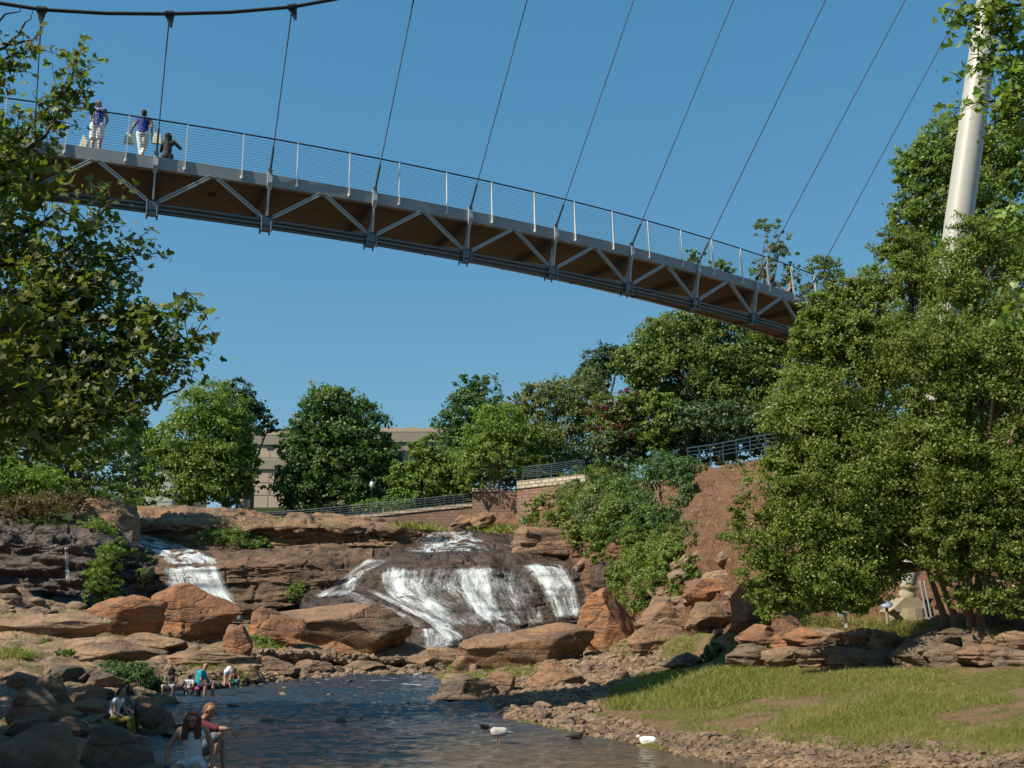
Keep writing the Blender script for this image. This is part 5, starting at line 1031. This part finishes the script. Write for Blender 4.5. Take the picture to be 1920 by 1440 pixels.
    for g in 'LR':
        if strap: Tq.append((J['s' + g].lerp(J['ch'], .5) + fd * .06 * S, .03 * S, J['s' + g].lerp(J['nk'], .4) + Vector((0, 0, .03 * S)), .02 * S)); continue
        Tq.append((J['s' + g], .06 * S * st, lr('s' + g, 'e' + g, max(.05, min(sleeve, 1))), .054 * S * st))
        if sleeve > 1: Tq.append((J['e' + g], .052 * S, lr('e' + g, 'w' + g, sleeve - 1), .04 * S))
    blend('shirt', Tq, top, t, vox, 3)
    Bq = inf(hip, .016 * S)
    for g in 'LR':
        Bq.append((J['h' + g], .104 * S * st, lr('h' + g, 'k' + g, min(1, leg)), (.075 + .02 * (leg < .9)) * S * st))
        if leg > 1: Bq.append((J['k' + g], .07 * S * st, lr('k' + g, 'a' + g, min(leg - 1, 1)), .052 * S * st))
    blend('trousers', Bq, bottom, t, vox, 3)
    v = hairvol; Hq = [(hd - fd * .04 * S + up * .02 * S, .086 * S * v, hd + up * .042 * S - fd * .022 * S, .082 * S * v), (hd - fd * .045 * S - up * .03 * S, .07 * S * v, hd - fd * .04 * S, .08 * S * v)]
    if hairlen:
        for g in (-1.1, -.85, -.4, 0, .4, .85, 1.1):
            off = side * g * .07 * S; bk = hd - fd * (.06 if abs(g) < .6 else .015) * S + off
            Hq.append((bk, .05 * S * v, bk - Vector((0, 0, 1)) * hairlen * S * (1 - .12 * abs(g)) + fd * (0 if abs(g) < .6 else .045) * S + off * .35, .034 * S * v))
    blend('hair', Hq, hair, t, max(.010, vox * .8), 2)
    if face:
        for g in (-1, 1):
            c = hd + side * g * .032 * S + fd * .078 * S + up * .008 * S; blend('eye', [(c - side * .01 * S, .009 * S, c + side * .01 * S, .009 * S)], M['dsteel'], t, .004, 1)
            c = c + up * .022 * S + fd * .003 * S; blend('eyebrow', [(c - side * .015 * S, .005 * S, c + side * .015 * S, .005 * S)], hair, t, .003, 1)
        c = hd - up * .056 * S + fd * .079 * S; blend('mouth', [(c - side * .02 * S, .008 * S, c + side * .02 * S, .008 * S)], cloth((.35, .08, .07)), t, .004, 1)
    if shoe:
        for g in 'LR': blend('shoe', [(J['a' + g] - Vector((0, 0, .035 * S)), .045 * S, J['t' + g], .038 * S)], shoe, t, .012, 2)
    return t, J
HB = cloth((.045, .022, .014)); HK = cloth((.012, .01, .01)); HG = cloth((.33, .29, .25)); HR = cloth((.10, .03, .02)); HBL = cloth((.15, .07, .032))
def onbridge(px, off):
    lo, hi = -5., 35.
    for _ in range(50):
        mid = (lo + hi) / 2
        if projpx(bc(mid, off))[0] < px: lo = mid
        else: hi = mid
    return bc(lo, off, -.02), lo
def pattern():
    m, t, b = newmat('patterned_top'); v = N(t, 'ShaderNodeTexVoronoi'); v.inputs['Scale'].default_value = 17; t.links.new(geo(t), v.inputs[0])
    t.links.new(ramp(t, v.outputs[0], [(.3, (.55, .56, .62)), (.42, (.03, .05, .25))]), b.inputs[0]); b.inputs['Roughness'].default_value = .9; return m
b_, s_ = onbridge(178, .5)
person('grey-haired person in blue patterned top and white knee-length shorts on the bridge', b_, dict(eR=(.24, .08, 1.12), wR=(.14, .22, 1.05), eL=(-.22, .1, 1.12), wL=(-.1, .25, 1.1), face=(.5, 1, 0)), SKIN, pattern(), cloth((.78, .77, .8)), HG, 1.0, leg=.82, stout=1.22, waist=.6, vox=.016, shoe=cloth((.5, .48, .45)))
bagm = cloth((.62, .64, .55))
c = b_ + Vector((-.42, .0, .0)); m_ = MB(); m_.prism([c + Vector(v) for v in ((-.12, 0, .02), (.12, 0, .02), (.2, 0, .42), (.06, 0, .62), (.0, 0, .4))], (0, 1, 0), .12); tag(m_.build('tote_bag', bagm, None, False, origin=tuple(c)), 'pale bag hanging beside the legs of the grey-haired person on the bridge', 'bag')
b_, s_ = onbridge(264, .55)
person('person in royal blue top and white capri trousers walking on the bridge', b_, dict(eL=(-.3, -.03, 1.14), wL=(-.36, .03, .95), eR=(.25, .0, 1.13), wR=(.24, .1, .92), kR=(.04, .05, .5), aR=(.04, -.12, .14), kL=(-.04, .0, .5), aL=(-.02, .02, .08), hL=(-.08, 0, .9), hR=(.08, 0, .9), tR=(.05, .05, .04), face=(.1, 1, 0)), SKIN, cloth((.025, .035, .28)), cloth((.78, .78, .78)), HB, .97, leg=1.6, stout=1.2, waist=.5, vox=.016, shoe=cloth((.3, .25, .2)))
for sx, lab in ((-.40, 'left'), (.40, 'right')):
    c = b_ + Vector((sx, .05, .62)); m_ = MB(); m_.prism([c + Vector(v) for v in ((-.15, 0, 0), (.15, 0, -.03), (.12, 0, .26), (-.07, 0, .32))], (0, 1, 0), .12)
    m_.tube([c + Vector((.0, 0, .3)), c + Vector((-sx * .45, -.02, .72))], .012, 5); tag(m_.build('shoulder_bag', bagm, None, False, origin=tuple(c)), 'pale shoulder bag on the %s hip of the person in royal blue' % lab, 'bag')
b_, s_ = onbridge(310, 1.9)
_, J = person('long-haired person in a dark striped shirt holding up a camera on the bridge', b_, dict(eR=(.36, .1, 1.22), wR=(.2, .2, 1.46), hvR=(-.4, .2, .6), eL=(-.26, .15, 1.15), wL=(-.1, .25, 1.4), face=(.4, 1, 0)), SKIN3, cloth((.035, .028, .03)), cloth((.03, .03, .04)), HK, .97, sleeve=1., leg=1.9, hairlen=.3, vox=.016, hairvol=1.12)
b_, s_ = onbridge(1449, 2.3)
person('person with big curly reddish-brown hair and dark top near the right end of the bridge', b_, dict(face=(-1, .4, 0)), SKIN2, cloth((.04, .03, .06)), cloth((.05, .05, .08)), HR, 1.0, leg=1.9, hairlen=.12, hairvol=1.45, vox=.018)
b_, s_ = onbridge(1486, 2.0)
person('person with long brown hair and bent bare arm at the right end of the bridge', b_, dict(face=(-1, -.1, 0), eL=(-.2, -.2, 1.15), wL=(-.4, -.2, 1.28), eR=(-.05, .1, 1.12), wR=(-.35, .05, 1.25), sL=(-.03, -.17, 1.38), sR=(.03, .17, 1.38)), SKIN, cloth((.07, .04, .04)), cloth((.55, .55, .55)), HR, .97, leg=.6, hairlen=.25, hairvol=1.2, vox=.018)
# foreground couple
def P_(px, py, Y): return P(px, py, Y)
b_ = P(360, 1441, 15.5)
t1, J = person('person with long dark red hair in a white strappy top looking down', b_, dict(
    pel=(0, 0, .06), sp=(0, -.01, .24), ch=(.0, -.05, .41), nk=(.01, -.09, .55), hd=(.01, -.16, .655), sL=(-.18, -.06, .51), sR=(.175, -.06, .51), eL=(-.34, -.05, .27), wL=(-.31, -.12, .04), hvL=(-.02, -.3, -1), eR=(.25, .05, .28), wR=(.27, .0, .05), hvR=(0, -.2, -1),
    hL=(-.1, -.02, .03), hR=(.1, -.02, .03), kL=(-.14, -.42, .06), kR=(.13, -.42, .05), aL=(-.12, -.5, -.36), aR=(.14, -.52, -.36), tL=(-.12, -.64, -.4), tR=(.14, -.66, -.4), face=(.12, -.95, -.2)), SKIN2, cloth((.6, .6, .63)), cloth((.5, .5, .52)), HR, .98, sleeve=.0, leg=.3, hairlen=.24, vox=.009, face=True, hairvol=1.1, waist=1.0, strap=True)
m_ = MB(); m_.tube([J['wL'] + Vector((0, 0, .02)), J['wL'] - Vector((.0, 0, .02))], .036, 10); m_.build('wristband', cloth((.08, .08, .35)), t1)
b_ = P(364, 1413, 16.5)
person('person with short fair hair and maroon sleeves resting one arm on a raised knee', b_, dict(
    pel=(0, 0, 0), sp=(-.02, 0, .17), ch=(.05, -.02, .36), nk=(.14, -.04, .50), hd=(.215, -.07, .60), sL=(.12, -.19, .44), sR=(.1, .15, .44), eL=(.37, -.22, .37), wL=(.58, -.24, .37), hvL=(.7, -.1, -.7), eR=(.2, .2, .2), wR=(.3, .1, .1),
    hL=(.02, -.1, .0), hR=(.02, .1, .0), kL=(.41, -.2, .30), kR=(.38, .12, .15), aL=(.31, -.2, -.16), aR=(.42, .1, -.22), tL=(.45, -.24, -.22), tR=(.55, .1, -.26), face=(.75, -.45, -.55)), SKIN2, cloth((.12, .02, .03)), cloth((.10, .13, .16)), HBL, 1., sleeve=1.0, leg=.85, vox=.009, face=True, shoe=cloth((.3, .28, .25)))
m_ = MB()
blend('shirt_body', [(b_ + Vector((-.02, 0, .12)), .135, b_ + Vector((.03, -.01, .36)), .15), (b_ + Vector((.0, -.03, .3)), .14, b_ + Vector((-.02, .02, .40)), .12)], cloth((.6, .6, .63)), bpy.data.objects[[o.name for o in bpy.data.objects if o.get('label', '').startswith('person with short fair')][0]], .012, 3)
# seated pair at the left water edge
def sit_side(label, px, py, Y, s, skin, top, bottom, hair, **k):
    pose = dict(pel=(0, 0, 0), sp=(.0, 0, .18), ch=(.04, 0, .36), nk=(.1, 0, .50), hd=(.16, 0, .62), sL=(.08, -.16, .45), sR=(.06, .16, .45), eL=(.1, -.2, .2), wL=(.28, -.16, .08), eR=(.2, .18, .2), wR=(.34, .06, .1),
                hL=(.0, -.09, 0), hR=(.0, .09, 0), kL=(.42, -.1, .02), kR=(.40, .1, .04), aL=(.45, -.1, -.40), aR=(.5, .1, -.36), tL=(.6, -.12, -.44), tR=(.64, .08, -.4), face=(1, -.15, -.15)); pose.update(k.pop('pose', {}))
    return person(label, P(px, py, Y), pose, skin, top, bottom, hair, s, **k)
sit_side('person in white top and mustard trousers sitting on the left rocks', 212, 1350, 28.5, 1.08, SKIN2, cloth((.6, .62, .64)), cloth((.27, .20, .03)), HK, leg=1.6, vox=.014, waist=.5)
sit_side('person in grey top and dark jeans behind the one in mustard trousers', 228, 1340, 29.4, 1.08, SKIN2, cloth((.13, .16, .19)), cloth((.018, .022, .035)), HB, leg=1.8, hairlen=.15, vox=.014, pose=dict(kL=(.36, -.1, -.06), kR=(.36, .1, -.04), aL=(.6, -.1, -.38), aR=(.62, .1, -.36), tL=(.74, -.12, -.42), tR=(.76, .08, -.40)))
# bathers on the far shore
def sit_front(label, px, py, Y, s, skin, top, bottom, hair, **k):
    pose = dict(pel=(0, 0, 0), sp=(0, 0, .18), ch=(0, -.05, .36), nk=(0, -.08, .50), hd=(.0, -.12, .62), sL=(-.18, -.04, .45), sR=(.18, -.04, .45), eL=(-.24, -.16, .22), wL=(-.1, -.32, .2), eR=(.24, -.16, .22), wR=(.12, -.34, .18),
                hL=(-.1, 0, 0), hR=(.1, 0, 0), kL=(-.2, -.36, .06), kR=(.18, -.36, .08), aL=(-.18, -.4, -.36), aR=(.2, -.42, -.36), tL=(-.2, -.54, -.4), tR=(.22, -.56, -.4), face=(0, -1, -.3)); pose.update(k.pop('pose', {}))
    return person(label, P(px, py, Y), pose, skin, top, bottom, hair, s, **k)
sit_front('curly-haired person in grey top and pale trousers, leftmost of the seated bathers', 321, 1289, 41.6, .98, SKIN3, cloth((.07, .07, .065)), cloth((.38, .34, .36)), HB, leg=1.15, hairlen=.1, hairvol=1.2, stout=1.1, vox=.018, pose=dict(face=(.4, -1, -.4)))
t6, J = sit_front('child seen from behind in a white shirt with a red stripe between two seated adults', 354, 1297, 41.8, .85, SKIN3, cloth((.5, .53, .55)), cloth((.1, .1, .12)), HK, sleeve=.4, leg=1.2, stout=1.15, waist=1., vox=.018, pose=dict(face=(.3, 1, 0), kL=(-.2, .34, .06), kR=(.18, .34, .08), aL=(-.18, .4, -.3), aR=(.2, .42, -.3), tL=(-.2, .5, -.33), tR=(.2, .5, -.33), ch=(0, .05, .36), nk=(0, .08, .5), hd=(0, .08, .62)))
blend('red_stripe', [(J['ch'] - Vector((.01, .085, -.04)), .045, J['pel'] - Vector((.01, .10, .03)), .045)], cloth((.4, .05, .04)), t6, .014, 2)
sit_side('person with short dark hair in a turquoise shirt and dark shorts sitting by the water', 374, 1286, 42, 1.12, SKIN2, cloth((.0, .30, .42)), cloth((.02, .02, .05)), HB, leg=.9, sleeve=.45, stout=1.3, vox=.018, waist=.7, pose=dict(kL=(.28, -.25, .05), kR=(.46, -.05, .05), aL=(.26, -.3, -.36), aR=(.5, -.1, -.36), tL=(.36, -.38, -.42), tR=(.62, -.14, -.4), face=(.4, -1, -.3)))
c = P(370, 1297, 41.3); bp = thing('backpack', 'black and pink backpack beside the person in the turquoise shirt', 'bag', loc=tuple(c))
blend('bag_body', [(c - Vector((0, 0, .12)), .13, c + Vector((0, 0, .1)), .12)], cloth((.015, .015, .02)), bp, .02, 2); blend('pink_pocket', [(c + Vector((-.02, -.1, .12)), .06, c + Vector((.05, -.1, .1)), .06)], cloth((.6, .04, .2)), bp, .015, 2)
person('child in yellow shirt and white shorts bending forward at the water edge', P(427, 1288, 43.5), dict(pel=(0, 0, .62), sp=(-.01, .14, .68), ch=(-.03, .3, .66), nk=(-.04, .42, .6), hd=(-.04, .5, .5), sL=(-.16, .34, .62), sR=(.1, .34, .62), eL=(-.24, .36, .42), wL=(-.27, .36, .22), eR=(.14, .42, .4), wR=(.12, .44, .2), hL=(-.08, 0, .58), hR=(.08, 0, .58), kL=(-.1, .02, .32), kR=(.09, .0, .32), aL=(-.13, -.04, .05), aR=(.1, -.04, .05), tL=(-.13, .06, .02), tR=(.1, .06, .02), face=(0, .6, -.8)), SKIN, cloth((.65, .55, .04)), cloth((.62, .64, .75)), HB, .98, sleeve=.3, leg=.25, vox=.018)
person('child with dark hair and teal shorts crouching right of the one in yellow', P(440, 1289, 43.2), dict(pel=(0, 0, .2), sp=(.0, .0, .34), ch=(-.03, -.02, .46), nk=(-.04, -.04, .56), hd=(-.05, -.06, .66), sL=(-.16, -.02, .5), sR=(.12, -.02, .5), eL=(-.16, -.16, .36), wL=(-.06, -.26, .26), eR=(.2, -.14, .34), wR=(.3, -.24, .2), hL=(-.09, 0, .18), hR=(.09, 0, .18), kL=(-.12, -.26, .32), kR=(.18, -.26, .3), aL=(-.1, -.2, .04), aR=(.3, -.2, .04), tL=(-.1, -.3, .01), tR=(.34, -.3, .01), face=(.2, -1, -.6)), SKIN3, cloth((.15, .03, .03)), cloth((.0, .22, .25)), HK, .95, leg=.9, vox=.018)
def bird(label, px, py, s, col, head, bill, face=1, legs=True, neck=.3, cat='duck', wing=None, tuck=False):
    s *= .78
    g = GZ(px, py, 0.0); t = thing('duck', label, cat, loc=tuple(g)); X = lambda x, z, y=0: g + Vector((x * face * s, y * s, z * s)); lz = .16 if legs else -.03
    L = [(X(-.14, lz + .17), .13 * s, X(.1, lz + .17), .155 * s), (X(.12, lz + .17), .11 * s, X(.2, lz + .2), .075 * s), (X(-.2, lz + .15), .08 * s, X(-.34, lz + .13), .03 * s), (X(-.3, lz + .13), .03 * s, X(-.42, lz + .16), .012 * s)]
    hp = X(.2, lz + .25 + neck * .4) if tuck else X(.3, lz + .22 + neck)
    if not tuck: L += [(X(.2, lz + .2), .06 * s, X(.26, lz + .22 + neck * .6), .036 * s), (X(.26, lz + .22 + neck * .6), .036 * s, hp, .042 * s)]
    else: L += [(X(.16, lz + .2), .075 * s, hp, .045 * s)]
    blend('body', L, col, t, .012 * s * 1.2, 3); blend('head', [(hp, .048 * s, hp + Vector((.03 * face * s, 0, 0)), .044 * s)], head, t, .012, 2)
    blend('bill', [(hp + Vector((.05 * face * s, 0, -.005)), .02 * s, hp + Vector((.11 * face * s, 0, -.015)), (.014 * s, .02 * s, .008 * s))], bill, t, .007, 1)
    for y in (-1, 1): blend('wing', [(X(.1, lz + .19, y * .085), .06 * s, X(-.2, lz + .17, y * .06), .045 * s), (X(-.2, lz + .17, y * .06), .045 * s, X(-.36, lz + .15, y * .02), .014 * s)], wing or col, t, .014, 2)
    if legs:
        for y in (-.06, .06): m_ = MB(); m_.tube([X(0 + y * .6, lz + .1, y), X(0.01 + y * .6, .0, y), X(0.01 + y * .6, -.06, y)], .013 * s, 6); m_.build('leg', cloth((.25, .15, .05)), t)
    return t
WH = cloth((.78, .76, .72)); GY = cloth((.42, .40, .36)); DK = cloth((.03, .028, .025)); OR = cloth((.6, .25, .04))
bird('pale grey-white goose with a dark head standing in the shallow water', 936, 1394, 1.0, GY, DK, DK, -1, True, .1, 'goose', tuck=True)
bird('white duck with an orange bill resting at the right water edge', 1216, 1398, .95, WH, WH, OR, -1, False, .08, wing=WH)
bird('dark duck swimming just left of the pale goose', 909, 1368, .6, DK, DK, DK, -1, False, .12)
bird('black duck at the dark stones left of the white duck', 1080, 1386, .8, DK, DK, OR, 1, False, .12)
bird('small dark duck among the rubble of the right shore', 1010, 1337, .8, cloth((.1, .07, .05)), DK, WH, 1, False, .1)
